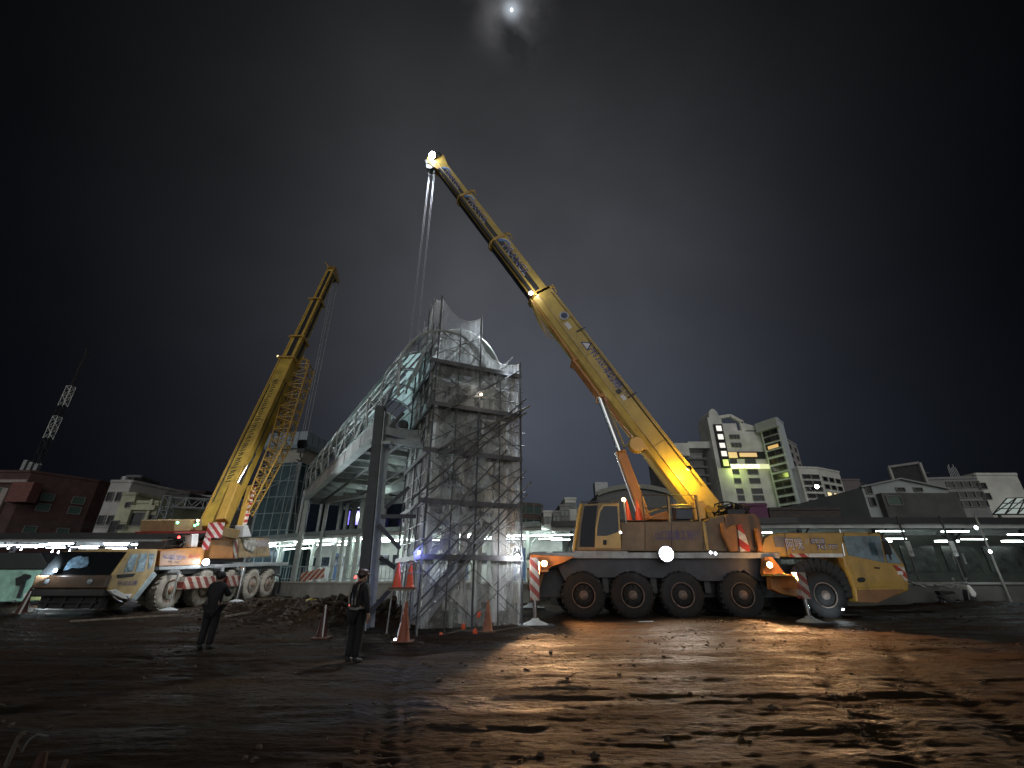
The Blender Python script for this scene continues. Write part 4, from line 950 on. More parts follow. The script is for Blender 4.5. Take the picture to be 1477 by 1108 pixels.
# stairs inside the frames
def stair(s0, z0, s1_, z1, t):
    m = MB(); a, b = F(s0, t, z0), F(s1_, t, z1)
    for off in (0, .55): m.bar(a+DL*off, b+DL*off, .04, .16)
    n_ = 9
    for i in range(1, n_):
        p = a.lerp(b, i/n_); m.bar(p, p+DL*.55, .2, .03, up=(0, 0, 1))
    for off in (0, .55): m.tube(a+DL*off+Vector((0, 0, .9)), b+DL*off+Vector((0, 0, .9)), .018, 6)
    m.build('stair_flight', STEEL, SC)
stair(.2, .3, 1.65, 2.25, .2); stair(.3, 2.25, 2.0, 3.95, .2); stair(1.4, 3.95, 3.2, 5.65, .2); stair(.2, 5.65, 1.9, 7.35, .2); stair(1.6, 7.35, 3.2, 9.05, .2); stair(.2, 7.35, 1.6, 9.05, 1.2)
# decks
DKM = pmat('deck_plank', (.16, .16, .16), .6, metal=.3, var=.4, scale=5)
for k, z in enumerate(LV[1:6]):
    for i in range(3):
        m = MB(); a = F(-.05, .14+i*.3, z+.02); b = F(3.45 if k < 5 else 1.7, .14+i*.3, z+.02); m.bar(a, b, .26, .05); m.build('deck_plank', DKM, SC)
    m = MB(); m.bar(F(-.25, -.06, z-.03), F(3.45, -.06, z-.03), .04, .16); m.bar(F(-.06, -.1, z-.03), F(-.06, 4.1, z-.03), .04, .16); m.build('toe_board', pmat('toe_board_grey', (.12, .12, .13), .6, var=.3), SC)
    m = MB(); m.bar(F(.45, .3, z+.01), F(.45, 3.9, z+.01), .8, .05); m.build('deck_plank', DKM, SC)
# safety net
def net_mat():
    m = bpy.data.materials.new('safety_net'); m.use_nodes = True; n, l = nt(m); out = n['Material Output']; b = n['Principled BSDF']
    b.inputs['Base Color'].default_value = (.84, .86, .86, 1); b.inputs['Roughness'].default_value = .7
    tr = n.new('ShaderNodeBsdfTransparent'); tl = n.new('ShaderNodeBsdfTranslucent'); tl.inputs[0].default_value = (.84, .87, .88, 1)
    mx0 = n.new('ShaderNodeMixShader'); mx0.inputs[0].default_value = .5; l.new(b.outputs[0], mx0.inputs[1]); l.new(tl.outputs[0], mx0.inputs[2])
    tc = n.new('ShaderNodeTexCoord'); mp = n.new('ShaderNodeMapping'); mp.inputs['Scale'].default_value = (1.6, 1.6, .28); l.new(tc.outputs['Object'], mp.inputs[0])
    nz = n.new('ShaderNodeTexNoise'); nz.inputs['Scale'].default_value = 2.2; nz.inputs['Detail'].default_value = 8; nz.inputs['Roughness'].default_value = .7; nz.inputs['Distortion'].default_value = .6; l.new(mp.outputs[0], nz.inputs[0])
    mr = n.new('ShaderNodeMapRange'); mr.inputs[1].default_value = .38; mr.inputs[2].default_value = .68; mr.inputs[3].default_value = .13; mr.inputs[4].default_value = .46; l.new(nz.outputs['Fac'], mr.inputs[0])
    mx = n.new('ShaderNodeMixShader'); l.new(mr.outputs[0], mx.inputs[0]); l.new(tr.outputs[0], mx.inputs[1]); l.new(mx0.outputs[0], mx.inputs[2]); l.new(mx.outputs[0], out.inputs['Surface'])
    return m
NET = net_mat(); NET2 = NET.copy(); NET2.name = 'safety_net_dense'
for q in NET2.node_tree.nodes:
    if q.type == 'MAP_RANGE': q.inputs[3].default_value = .28; q.inputs[4].default_value = .66
def net(path, zb, folds=.05, mat_=None):
    mat_ = mat_ or NET
    """path: list of (s,t,ztop); sag between the posts"""
    m = MB(); cols_ = []
    for (s0, t0, z0, sag), (s1_, t1, z1, _) in zip(path, path[1:]):
        L = math.hypot(s1_-s0, t1-t0); k = max(3, int(L/.12))
        for i in range(k):
            q = i/k; cols_.append((s0+(s1_-s0)*q, t0+(t1-t0)*q, z0+(z1-z0)*q - sag*4*q*(1-q)))
    cols_.append(path[-1][:3]); nr = 46; vs = []
    for c in cols_:
        for r in range(nr+1):
            q = r/nr; z = zb + (c[2]-zb)*q
            o = folds*noise.noise(Vector((c[0]*2.3+c[1]*1.9, z*.5, 3)))+folds*.6*noise.noise(Vector((c[0]*7+c[1]*6, z*.9, 8)))
            vs.append(F(c[0], c[1], z) + (DL*-1 if abs(c[1]) < .01 else (DF*-1 if c[0] < 1 else DF))*(-.10+o*1.3))
    fs = [(i*(nr+1)+r, (i+1)*(nr+1)+r, (i+1)*(nr+1)+r+1, i*(nr+1)+r+1) for i in range(len(cols_)-1) for r in range(nr)]
    m.add(vs, fs); o = m.build('safety_net', mat_, SC, smooth=True)
    m = MB(); m.path([vs[i*(nr+1)+nr] for i in range(len(cols_))], .014, 5); m.build('net_rope', WHITE, SC)
net([(0, 4.15, 12.5, .35), (0, 2.05, 12.8, .1), (0, 1.4, 12.7, .2), (0, 0, 12.0, .0)], .3, .09, NET2)
net([(0, 0, 12.0, .55), (1.7, 0, 11.4, 0)], .25, .06)
net([(1.7, 0, 11.4, 0), (1.76, 0, 10.2, 0), (1.9, 0, 9.9, .25), (3.4, 0, 9.6, .0)], .25, .07)
net([(3.4, 0, 9.6, .15), (3.4, 2.6, 9.2, 0)], .25, .06)
# lamps on the scaffold
SL = []
for (u, v, s, t, mat, pw, col, rr) in ((737, 803, 3.2, -.12, LWH, 75, (.95, .97, 1), .07), (683, 569, 1.75, -.1, LAMB, 8, (1, .9, .75), .05), (597, 797, -.12, -.1, glow('lamp_blue', (.25, .3, 1), 14), 34, (.3, .35, 1), .05), (725, 541, 2.9, -.05, LAMB, 6, (.85, .93, 1), .04)):
    b_ = ratios(u, v)[1]; p = F(s, t, 0); c = Vector((p.x, p.y, CH+b_*p.y)); bulb('site_lamp', c, rr, mat, SC, axis=(0, -1, 0))
    attach(lamp('POINT', c+Vector((0, -.2, 0)), pw, col, .06), SC)

# ============================================================ STAIR TOWER inside the scaffold
ST = thing('stair_tower', 'pale clad steel stair tower standing inside the netted scaffold', 'stair tower', tuple(F(1.7, 2.2, .2)))
m = MB()
for s, t in ((.5, 1.3), (.5, 3.0), (1.75, 1.3), (2.95, 1.3), (2.95, 3.0), (1.75, 3.0)):
    m.bar(F(s, t, .1), F(s, t, 8.9), .2, .2, up=tuple(DF))
m.build('column', pmat('column_cream', (.5, .5, .48), .6, var=.2, dirt=.3), ST)
CLAD = pmat('cladding_pale', (.68, .71, .71), .6, var=.25, scale=1.5, bump=.1)
for (sa, sb, t, z0, z1) in ((.6, 1.6, 3.1, 4.3, 8.6), (1.9, 2.8, 3.1, 4.3, 8.6), (2.35, 2.85, 1.15, 6.0, 8.3), (3.05, 3.35, 1.2, .6, 8.8), (2.9, 3.35, 2.4, 4.0, 9.0), (1.0, 1.6, 1.35, 2.4, 3.8)):
    m = MB(); m.bar(F(sa, t, (z0+z1)/2), F(sb, t, (z0+z1)/2), .05, z1-z0)
    for k in range(int((sb-sa)/.25)): m.bar(F(sa+.12+k*.25, t-.03, z0), F(sa+.12+k*.25, t-.03, z1), .03, .03)
    m.build('wall_panel', CLAD, ST)
for z in (3.6, 6.4, 8.7):
    m = MB(); m.bar(F(.3, 2.15, z), F(3.1, 2.15, z), 2.0, .18); 
    for s in (.5, 1.1, 1.75, 2.35, 2.95): m.bar(F(s, 1.2, z-.18), F(s, 3.1, z-.18), .1, .2)
    m.build('landing', BRST, ST)
m = MB(); a, b = F(.5, 1.5, .3), F(2.9, 1.5, 3.6)
for off in (0, .9): m.bar(a+DL*off, b+DL*off, .06, .3)
a, b = F(2.9, 2.2, 3.6), F(.6, 2.2, 6.4)
for off in (0, .9): m.bar(a+DL*off, b+DL*off, .06, .3)
m.build('stair_stringer', BRDK, ST)
# arched end of the bridge roof inside the net
m = MB()
for k in range(5):
    t = 1.0+k*.65
    pts = [F(1.3-1.75*math.cos(R(a)), t, 9.0+2.2*math.sin(R(a))) for a in range(0, 181, 12)]; m.path(pts, .05, 6)
for a_ in range(18, 170, 18): m.tube(F(1.3-1.75*math.cos(R(a_)), 1.0, 9.0+2.2*math.sin(R(a_))), F(1.3-1.75*math.cos(R(a_)), 3.6, 9.0+2.2*math.sin(R(a_))), .03)
m.build('roof_rib', BRST, ST)
m = MB(); vs = []
for t in (.95, 3.6):
    for a in range(60, 181, 12): vs.append(F(1.3-1.72*math.cos(R(a)), t, 8.95+2.2*math.sin(R(a))))
nn = len(vs)//2
m.add(vs, [(i, i+1, nn+i+1, nn+i) for i in range(nn-1)]); m.build('roof_sheet', CLAD, ST, smooth=True)

# ============================================================ FOOTBRIDGE
O = Vector((-3.55, 13.5, 0)); BA = Vector((-.5261, .8504, 0)); BB = Vector((.8504, .5261, 0))
def Bp(s, w_, z): return O + BA*s + BB*w_ + Vector((0, 0, z))
FB = thing('footbridge', 'unfinished steel footbridge with curved ribbed roof leading from the scaffold to the glass tower', 'footbridge', tuple(Bp(10, 1.7, 0)))
SA, SB, WD = 2.6, 20.8, 3.4
m = MB(); m.bar(Bp(SA, 0, 6.62), Bp(SB, 0, 6.62), .34, .05); m.bar(Bp(SA, 0, 6.95), Bp(SB, 0, 6.95), .05, .7); m.bar(Bp(SA, 0, 7.32), Bp(SB, 0, 7.32), .3, .04); gb = m.build('edge_girder', BRST, FB)
m = MB(); m.bar(Bp(SA, WD, 6.62), Bp(SB, WD, 6.62), .34, .05); m.bar(Bp(SA, WD, 6.95), Bp(SB, WD, 6.95), .05, .7); m.build('edge_girder', BRST, FB)
k = 0
PAN = pmat('fascia_panel', (.42, .42, .42), .6, var=.3, scale=1.2, dirt=.4)
s = SA
while s < SB-.5:
    e = min(s+2.9, SB); m = MB(); m.bar(Bp(s+.04, -.06, 7.05), Bp(e-.04, -.06, 7.05), .05, .78); m.build('fascia_panel', PAN, FB); s += 3.0
m = MB()
s = SA
while s < SB:
    m.bar(Bp(s, 0, 6.74), Bp(s, WD, 6.74), .12, .26); s += 1.5
m.build('floor_beam', BRST, FB)
m = MB(); n_ = 130
vs = []
for i in range(n_+1):
    q = SA + (SB-SA)*i/n_; z = 6.98 + (.035 if (i//2) % 2 else -.035)
    vs += [Bp(q, .05, z), Bp(q, WD-.05, z)]
m.add(vs, [(2*i, 2*i+1, 2*i+3, 2*i+2) for i in range(n_)]); m.build('floor_sheet', pmat('deck_sheet', (.25, .27, .27), .45, metal=.5, var=.3), FB)
# curved ribs, purlins, braces
def prof(a): return (1.7-1.95*math.cos(R(a)), 8.3+2.1*math.sin(R(a)))
q = 0
s = .4
ribs = []
while s < SB+.1:
    pts = [Bp(s, -.15, 7.3)] + [Bp(s, *prof(a)) for a in range(-12, 193, 12)] + [Bp(s, WD+.15, 7.3)]
    if q == 0:
        m = MB(); m.path(pts, .048, 7); r0 = m.build('roof_rib', BRST, FB, org=Bp(s, 1.7, 7.3), smooth=True); s00 = s
    else:
        c = r0.copy(); COL.objects.link(c); c.location = r0.location + BA*(s-s00)
    ribs.append(s); s += 2.02; q += 1
for a in range(-10, 191, 20):
    m = MB(); m.tube(Bp(ribs[0], *prof(a)), Bp(ribs[-1], *prof(a)), .035, 6); m.build('purlin', BRST, FB, smooth=True)
m = MB()
for i, (a, b) in enumerate(zip(ribs, ribs[1:])):
    for w_ in (-.13, WD+.13):
        p, q_ = ((a, 7.35), (b, 8.5)) if i % 2 else ((a, 8.5), (b, 7.35)); m.tube(Bp(p[0], w_, p[1]), Bp(q_[0], w_, q_[1]), .06, 6)
    m.tube(Bp(a, *prof(20)), Bp(b, *prof(60)), .03, 5); m.tube(Bp(b, *prof(20)), Bp(a, *prof(60)), .03, 5)
m.tube(Bp(ribs[0], -.15, 8.45), Bp(ribs[-1], -.15, 8.45), .05, 6)
m.build('truss_bracing', BRST, FB, smooth=True)
m = MB()
for zz in (7.55, 7.75, 7.95, 8.15, 8.35, 8.6, 8.85): m.tube(Bp(ribs[0], .02, zz), Bp(ribs[-1], .02, zz), .022, 5)
m.build('side_rails', BRDK, FB, smooth=True)
# roof sheets between the first ribs
TEAL = pmat('roof_sheet_teal', (.42, .58, .58), .3, var=.4, scale=1)
n__, l__ = nt(TEAL); tlu = n__.new('ShaderNodeBsdfTranslucent'); tlu.inputs[0].default_value = (.45, .62, .6, 1); mxs = n__.new('ShaderNodeMixShader'); mxs.inputs[0].default_value = .6
l__.new(n__['Principled BSDF'].outputs[0], mxs.inputs[1]); l__.new(tlu.outputs[0], mxs.inputs[2]); l__.new(mxs.outputs[0], n__['Material Output'].inputs['Surface'])
for i in range(len(ribs)-1):
    for (a0, a1) in ((8, 38), (42, 78), (82, 120), (124, 165)):
        if i > 3 and (i*3+a0) % 5 > 2: continue
        if i > 8 or i < 1: continue
        m = MB(); vs = []
        for s in (ribs[i]+.1, ribs[i+1]-.1):
            for k_ in range(5):
                w_, z = prof(a0+(a1-a0)*k_/4); vs.append(Bp(s, w_, z+.07))
        m.add(vs, [(k_, k_+1, 6+k_, 5+k_) for k_ in range(4)]); m.build('roof_sheet', TEAL, FB, smooth=True)
# floor rail and service pipes
m = MB(); m.bar(Bp(SB+.1, -.1, 6.7), Bp(SB+.1, WD+.1, 6.7), .12, .5); m.bar(Bp(SB+.1, -.1, 7.4), Bp(SB+.1, -.1, 8.5), .1); m.build('end_beam', BRST, FB)
m = MB(); m.tube(Bp(SA, 1.0, 6.5), Bp(SB, 1.0, 6.5), .07, 8); m.tube(Bp(SA, 2.6, 6.5), Bp(SB, 2.6, 6.5), .05, 8); m.build('service_pipe', BRDK, FB, smooth=True)
# supporting columns
def hcol(name, x, y, z0, z1, w_, mat, lab=None, ln=0):
    m = MB(); m.bar((x, y, z0), (x-ln, y, z1), w_, w_*.9, up=(1, 0, 0)); return m.build(name, mat, FB, bev=.01, label=lab)
cx, cy = -4.60, 15.1
c1 = hcol('support_column', cx, cy, .0, 7.4, .36, BRDK, 'steel column facing us with its unlit face coloured dark', ln=.26)  # unlit face painted dark, the lit flange takes the paler steel
m = MB(); m.bar((cx+.21, cy+.04, .1), (cx-.05, cy+.04, 7.2), .03, .46, up=(0, 1, 0)); m.bar((cx+.27, cy+.285, .1), (cx+.01, cy+.285, 7.2), .14, .03, up=(0, 1, 0)); m.build('column_flange', BRST, c1)
for (u0, v0, u1, v1) in ((546, 757, 577, 792), (575, 822, 549, 805), (533, 884, 563, 850), (556, 733, 590, 703), (548, 632, 582, 596), (549, 745, 600, 745)):
    m = MB(); m.bar(at(u0, v0, cy), at(u1, v1, cy+.25), .12, .12); m.build('brace_arm', BRDK, c1)
m = MB(); p = at(548, 735, cy); m.bar(at(535, 640, cy), at(565, 640, cy), .3, .1); m.bar(Bp(2.2, .0, 6.3), Bp(2.2, WD, 6.3), .25, .3); m.bar((cx, cy, 6.5), Bp(3.0, WD, 6.5), .2, .3); m.build('column_head', BRST, FB)
for s, w_ in ((20.2, .1), (20.2, WD-.1), (17.8, WD-.1)):
    p = Bp(s, w_, 0); hcol('support_column', p.x, p.y, .4, 6.6, .32, BRST)
for u, y in ((466, 31.5), (487, 32), (497, 31.5), (531, 31)):
    p = at(u, 765, y); hcol('support_column', p.x, p.y, .5, 7.0, .22, BRST)
# lateral deck towards the right (same height)
m = MB(); a = at(500, 720, 31); m.bar((-12.6, 30.6, 6.6), (-5.0, 25.0, 6.6), .3, .5); m.bar((-12.9, 33.8, 6.6), (-1.5, 27.0, 6.6), .3, .5)
for k in range(7):
    p = Vector((-12.6, 30.6, 6.75)).lerp(Vector((-5, 25, 6.75)), k/6); m.bar(p, p+Vector((2.4, 2.9, 0)), .1, .2)
m.build('side_deck', BRST, FB)
# hanging wrapped end of the bridge floor near the column
for q in (6.5, 13.5):
    c = Bp(q, 2.9, 6.25); attach(lamp('POINT', c+Vector((0, 0, -.2)), 60, (.82, 1, .95), .1), FB); bulb('bridge_lamp', c, .05, LSM, FB, axis=(0, 0, -1))
# ============================================================ STATION
TUBE = glow('tube_light', (.88, 1, .95), 19); TUBEB = glow('tube_light_blue', (.8, .88, 1), 15)
FASC = pmat('fascia_black', (.018, .02, .022), .4, var=.3); FASG = pmat('fascia_grey', (.22, .26, .25), .45, var=.2)
SOFF = pmat('soffit', (.6, .63, .62), .5, var=.25, scale=1)
def V2(p, z): return Vector((p[0], p[1], z))
def inward(path, d):
    out = []
    for i, p in enumerate(path):
        a = Vector(path[max(0, i-1)]); b = Vector(path[min(len(path)-1, i+1)]); t = (b-a).normalized(); out.append((p[0]-t.y*d, p[1]+t.x*d))
    return out
def ribbon(m, pa, pb, z0, z1):
    for i in range(len(pa)-1):
        m.hexa([V2(pa[i], z0), V2(pa[i+1], z0), V2(pb[i+1], z0), V2(pb[i], z0), V2(pa[i], z1), V2(pa[i+1], z1), V2(pb[i+1], z1), V2(pb[i], z1)])
def along(path, step, off=0):
    out = []; acc = off
    for a, b in zip(path, path[1:]):
        a, b = Vector(a), Vector(b); L = (b-a).length; d = (b-a)/L
        while acc < L: out.append((a+d*acc, d)); acc += step
        acc -= L
    return out
def canopy(label, path, z, fmat, cmat, depth, tubes, lit, colstep=4.5, fh=.36, group=None, arcs=False):
    c0 = path[len(path)//2]; t = thing('platform_canopy', label, 'canopy', (c0[0], c0[1], .6))
    m = MB(); ribbon(m, inward(path, .1), inward(path, depth), z+.02, z+.14); m.build('roof', SOFF, t)
    m = MB(); ribbon(m, path, inward(path, .1), z-.02, z+fh); m.build('fascia', fmat, t)
    m = MB(); ribbon(m, inward(path, .25), inward(path, .32), z-.22, z+.02); ribbon(m, inward(path, depth*.5), inward(path, depth*.5+.1), z-.3, z+.02); m.build('roof_beam', SOFF, t)
    ip = inward(path, depth*.45)
    for p, d in along(ip, colstep, 1.0):
        m = MB(); q = V2(p, .62); m.bar(q, V2(p, z), .2, .2, up=(d.x, d.y, 0))
        n3 = Vector((-d.y, d.x, 0)); dd = Vector((d.x, d.y, 0))
        for sgn in (-1, 1):
            pts = [V2(p, z-1.5)+dd*sgn*(1.5*(1-math.cos(R(a))))+Vector((0, 0, 1.4*math.sin(R(a)))) for a in range(0, 91, 15)] if arcs else [V2(p, z-.7), V2(p, z-.05)+n3*sgn*.9]
            m.path(pts, .05, 6)
        m.build('column', cmat, t)
    first = None
    for off, step, ln, rad in tubes:
        for p, d in along(inward(path, off), step, .4):
            if random.random() < .08: continue
            org = V2(p, z-.25-.2*random.random()); 
            m = MB(); dd = Vector((d.x, d.y, 0)); m.bar(org-dd*ln/2, org+dd*ln/2, rad, .05); m.build('tube_light', lit, t)
    return t
PL = [(-75, 33), (-45, 32.8), (-30, 32.6), (-19.6, 32.8)]
PM = [(-21.5, 36.8), (-15, 32.6), (-9.7, 29.7), (-4, 27.6), (1.6, 25.9)]
PR = [(2.2, 25.8), (8, 24.8), (15.2, 24.1), (28, 24.2), (45, 25), (62, 26.5)]
canopy('long dark platform canopy with bright white lamps behind the left crane', PL, 4.2, FASC, DSTEEL, 6, [(.8, 2.0, 1.7, .2), (2.0, 2.5, 1.5, .16), (3.3, 2.2, 1.5, .18), (4.7, 2.7, 1.4, .2)], TUBEB, fh=.4)
canopy('pale platform canopy with curved column brackets below the footbridge', PM, 4.35, FASG, pmat('column_mint', (.42, .48, .45), .5), 6, [(.6, 2.3, 2.1, .16), (2.2, 2.4, 1.8, .16), (3.8, 2.4, 1.5, .15)], TUBE, arcs=True, fh=.25)
canopy('black edged platform canopy running behind the right crane to the right', PR, 4.3, FASC, DSTEEL, 7, [(1.6, 3.7, 1.5, .13), (5.0, 5.2, 1.6, .14)], glow('tube_dim', (.85, 1, .95), 12), fh=.30)
# platforms
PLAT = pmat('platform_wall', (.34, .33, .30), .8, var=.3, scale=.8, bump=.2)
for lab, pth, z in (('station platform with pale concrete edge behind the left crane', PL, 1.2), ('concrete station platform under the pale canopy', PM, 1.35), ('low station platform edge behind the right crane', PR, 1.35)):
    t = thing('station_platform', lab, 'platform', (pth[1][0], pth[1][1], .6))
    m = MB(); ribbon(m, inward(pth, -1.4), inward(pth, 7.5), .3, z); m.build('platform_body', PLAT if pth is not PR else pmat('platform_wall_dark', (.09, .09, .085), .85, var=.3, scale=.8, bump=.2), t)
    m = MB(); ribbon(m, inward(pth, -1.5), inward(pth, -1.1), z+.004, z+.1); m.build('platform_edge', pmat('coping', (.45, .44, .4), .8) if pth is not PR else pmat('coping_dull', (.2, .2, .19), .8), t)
# fence along the middle platform
t = thing('platform_railing', 'thin white railing along the middle platform edge', 'railing', (-13, 34, 1.4))
m = MB()
rp = inward(PM, -1.0)
for p, d in along(rp, .28): m.tube(V2(p, 1.45), V2(p, 2.3), .014, 4, caps=False)
m.build('railing_bars', pmat('rail_pale', (.4, .45, .5), .5), t)
m = MB()
for z in (1.6, 2.32): m.path([V2(p, z) for p in rp], .025, 5)
m.build('railing_rails', MATS['rail_pale'], t)
# train behind the middle platform
TR = thing('commuter_train', 'silver white commuter train with blue doors at the middle platform', 'train', (-12, 40, .6))
tp = inward(PM, 6.5)
m = MB(); ribbon(m, tp, inward(tp, 2.8), 1.3, 4.3); m.build('body', pmat('train_silver', (.55, .57, .56), .35, metal=.3, var=.15), TR)
m = MB(); ribbon(m, inward(tp, .2), inward(tp, 2.6), 4.3, 4.5); m.build('roof', STEEL, TR)
TW = pmat('train_window', (.03, .04, .05), .1, spec=.8)
i = 0
for p, d in along(inward(tp, -.03), 1.45, .5):
    dd = Vector((d.x, d.y, 0)); i += 1
    m = MB()
    if i % 3 == 0: m.bar(V2(p, 2.55)-dd*.45, V2(p, 2.55)+dd*.45, .05, 2.1); dr_ = m.build('door', pmat('door_blue', (.06, .13, .28), .4), TR); m = MB(); q = V2(p, 3.0)-Vector((-dd.y, dd.x, 0))*.03; m.bar(q-dd*.25, q+dd*.25, .02, .7); m.build('door_window', TW, dr_)
    else: m.bar(V2(p, 2.95)-dd*.5, V2(p, 2.95)+dd*.5, .05, .75); m.build('window', TW, TR)
# station building wall behind right platform
RB = thing('platform_building', 'dim green lit glazed station building behind the right platform', 'station building', (25, 36, .6))
rb = inward(PR, 9); m = MB(); ribbon(m, rb, inward(rb, 3), .5, 4.6); m.build('wall', pmat('wall_green_grey', (.05, .06, .055), .6, var=.4, scale=.8), RB)
i = 0
for p, d in along(inward(rb, -.04), 3.1, .5):
    dd = Vector((d.x, d.y, 0)); i += 1; q = V2(p, 2.9)
    m = MB(); m.bar(q-dd*1.25, q+dd*1.25, .05, 1.7); wn = m.build('window', pmat('window_greenish', (.07, .09, .085), .2, var=.5, scale=1.5), RB)
    if i % 2 == 0:
        m = MB(); r_ = q-Vector((-dd.y, dd.x, 0))*.05; m.bar(r_-dd*random.uniform(.2, .9), r_+dd*.2, .03, random.uniform(.3, .8)); m.build('notice_board', pmat('notice', (.4, .42, .4), .6, var=.5, scale=6), RB)
for x_ in (5, 9.5, 14, 19.5, 24, 28.5, 33):
    p = (x_, 33.0); m = MB(); m.bar((x_, 31, 3.9), (x_+1.4, 31, 3.9), .3, .12); m.build('ceiling_light', glow('tube_low', (.85, 1, .9), 7), RB)
# extra posts at the platform edge right
for (u, y) in ((1318, 22.9), (1382, 22.8), (1436, 22.6)):
    p = at(u, 815, y); t = thing('signal_post', {1318: 'dark slender platform post nearest the crane cab', 1382: 'dark slender platform post in the middle of the right platform', 1436: 'platform post with a white lamp at the far right'}[u], 'post', (p.x, p.y, .6), group='posts on the right platform')
    m = MB(); m.tube((p.x, p.y, .6), (p.x, p.y, 4.5), .045, 8); m.build('pole', DSTEEL if u != 1436 else pmat('pole_pale', (.22, .22, .2), .5), t, smooth=True)
    if u == 1436: 
        bulb('lamp_head', Vector((p.x-.1, p.y-.1, 2.8)), .07, LSM, t); bulb('lamp_head', Vector((p.x-.3, p.y-.1, 3.9)), .08, LSM, t); attach(lamp('POINT', (p.x-.9, p.y-1.3, 2.4), 45, (.85, .95, 1), .06), t)  # point light stands ahead of the post, added to brighten the scooter
    else:
        m = MB(); m.box(p.x-.12, p.x+.12, p.y-.1, p.y-.05, 2.6, 3.3); m.build('sign_plate', pmat('notice', (.4, .42, .4), .6), t)
# traction gantry at the left
GA = thing('overhead_gantry', 'grey lattice railway gantry behind the left crane', 'gantry', (-31, 44, .6))
a = at(231, 765, 44); b = at(247, 716, 44); m = MB(); lattice(m, (a.x, 44, .6), (a.x+.0, 44, b.z), .8, .8, 12, up=(0, 1, 0), r=.07, rl=.04); m.build('gantry_leg', STEEL, GA)
c = at(296, 731, 44.5); m = MB(); lattice(m, (a.x, 44, b.z-.6), (a.x+16, 47, b.z-.8), .7, .9, 20, r=.07, rl=.04); m.build('gantry_beam', STEEL, GA)
c = at(372, 740, 47); m = MB(); lattice(m, (a.x+16, 47, .6), (a.x+16, 47, b.z), .8, .8, 12, up=(0, 1, 0), r=.07, rl=.04); m.build('gantry_leg', STEEL, GA)
m = MB()
for k in range(4): m.tube((-70, 45+k*.7, 6.3+k*.25), (-18, 44+k*.7, 6.0+k*.25), .02, 5)
tag(m.build('overhead_wire', DSTEEL), 'dark overhead railway wires running behind the left crane', 'cable')

# ============================================================ GLASS TOWER
GT = thing('glass_tower', 'tall glass lift tower with grey metal cap beside the far end of the footbridge', 'tower', (-20.5, 41.5, .6))
g0, g1, g2, g3 = Vector((-19.8, 40.3, 0)), Vector((-23.3, 41.0, 0)), Vector((-22.7, 44.6, 0)), Vector((-19.2, 44.0, 0))
GP = [g1, g0, g3, g2]
def zz(p, z): return Vector((p.x, p.y, z))
GGL = pmat('tower_glass', (.05, .10, .12), .12, var=.4, scale=.6, spec=.6, metal=.2)
m = MB(); m.hexa([zz(p, .6) for p in GP]+[zz(p, 11.6) for p in GP]); m.build('glass_wall', GGL, GT)
FR = pmat('tower_frame', (.26, .32, .33), .5, var=.2)
def outw(a, b):
    t = (b-a).normalized(); return Vector((t.y, -t.x, 0))
m = MB()
for a, b in ((g1, g0), (g0, g3)):
    o_ = outw(a, b)*.03
    for k in range(5): p = a.lerp(b, k/4)+o_; m.bar(zz(p, .6), zz(p, 11.6), .07 if k % 4 else .22, .07, up=tuple(o_))
    for k in range(8): z = 1.2+k*1.45; m.bar(zz(a+o_, z), zz(b+o_, z), .05, .06)
m.bar(zz(g1+Vector((0, -.05, 0)), 9), zz(g0+Vector((0, -.05, 0)), 10.5), .05, .05)
m.build('mullion', FR, GT)
def ex(pts, d):
    c = sum(pts, Vector())/len(pts); return [p+(p-c).normalized()*d for p in pts]
m = MB(); P = ex(GP, .05); m.hexa([zz(p, 11.6) for p in P]+[zz(p, 12.9) for p in P]); m.build('beige_band', pmat('beige_band', (.34, .33, .29), .6), GT)
m = MB(); P = ex(GP, .5); Q = ex(GP, .75); m.hexa([zz(p, 12.9) for p in P]+[zz(p, 13.2) for p in Q]); m.hexa([zz(p, 13.2) for p in Q]+[zz(p, 14.5) for p in ex(GP, .6)]); m.build('metal_cap', pmat('cap_blue_grey', (.30, .37, .43), .4, metal=.2), GT, bev=.02)
m = MB()
Q = ex(GP, .72)
for a, b in ((Q[0], Q[1]), (Q[1], Q[2])):
    for k in range(1, 5): p = a.lerp(b, k/5); m.bar(zz(p, 13.2), zz(p, 14.48), .03, .03)
m.build('cap_joint', DSTEEL, GT)
# concourse behind the bridge end
CN = thing('station_concourse', 'steel framed station concourse with a violet lit window behind the footbridge', 'station building', (-10, 39, .6))
m = MB(); m.bar((-19, 40.5, 4.8), (-2, 34.0, 4.8), .3, .4); m.bar((-19, 40.5, 8.6), (-2, 34, 8.6), .3, .4)
for k in range(9): p = Vector((-19, 40.5, 0)).lerp(Vector((-2, 34, 0)), k/8); m.bar(zz(p, 5), zz(p, 9), .22, .22)
m.build('frame', BRST, CN)
m = MB(); m.bar((-19, 41.0, 6.8), (-2, 34.5, 6.8), .1, 3.9); m.build('glazing', GLASS, CN)
for (u0, u1, y) in ((499, 505, 35.9), (512, 523, 35.2)):
    a = at(u0, 757, y); b = at(u1, 737, y); m = MB(); m.box(a.x, b.x, y, y+.1, a.z, b.z); m.build('violet_window', glow('violet', (.22, .16, 1), 1.2), CN)
m = MB(); a = at(518, 745, 35.1); m.ball(a, .22, 8); m.build('white_lamp', LSM, CN)

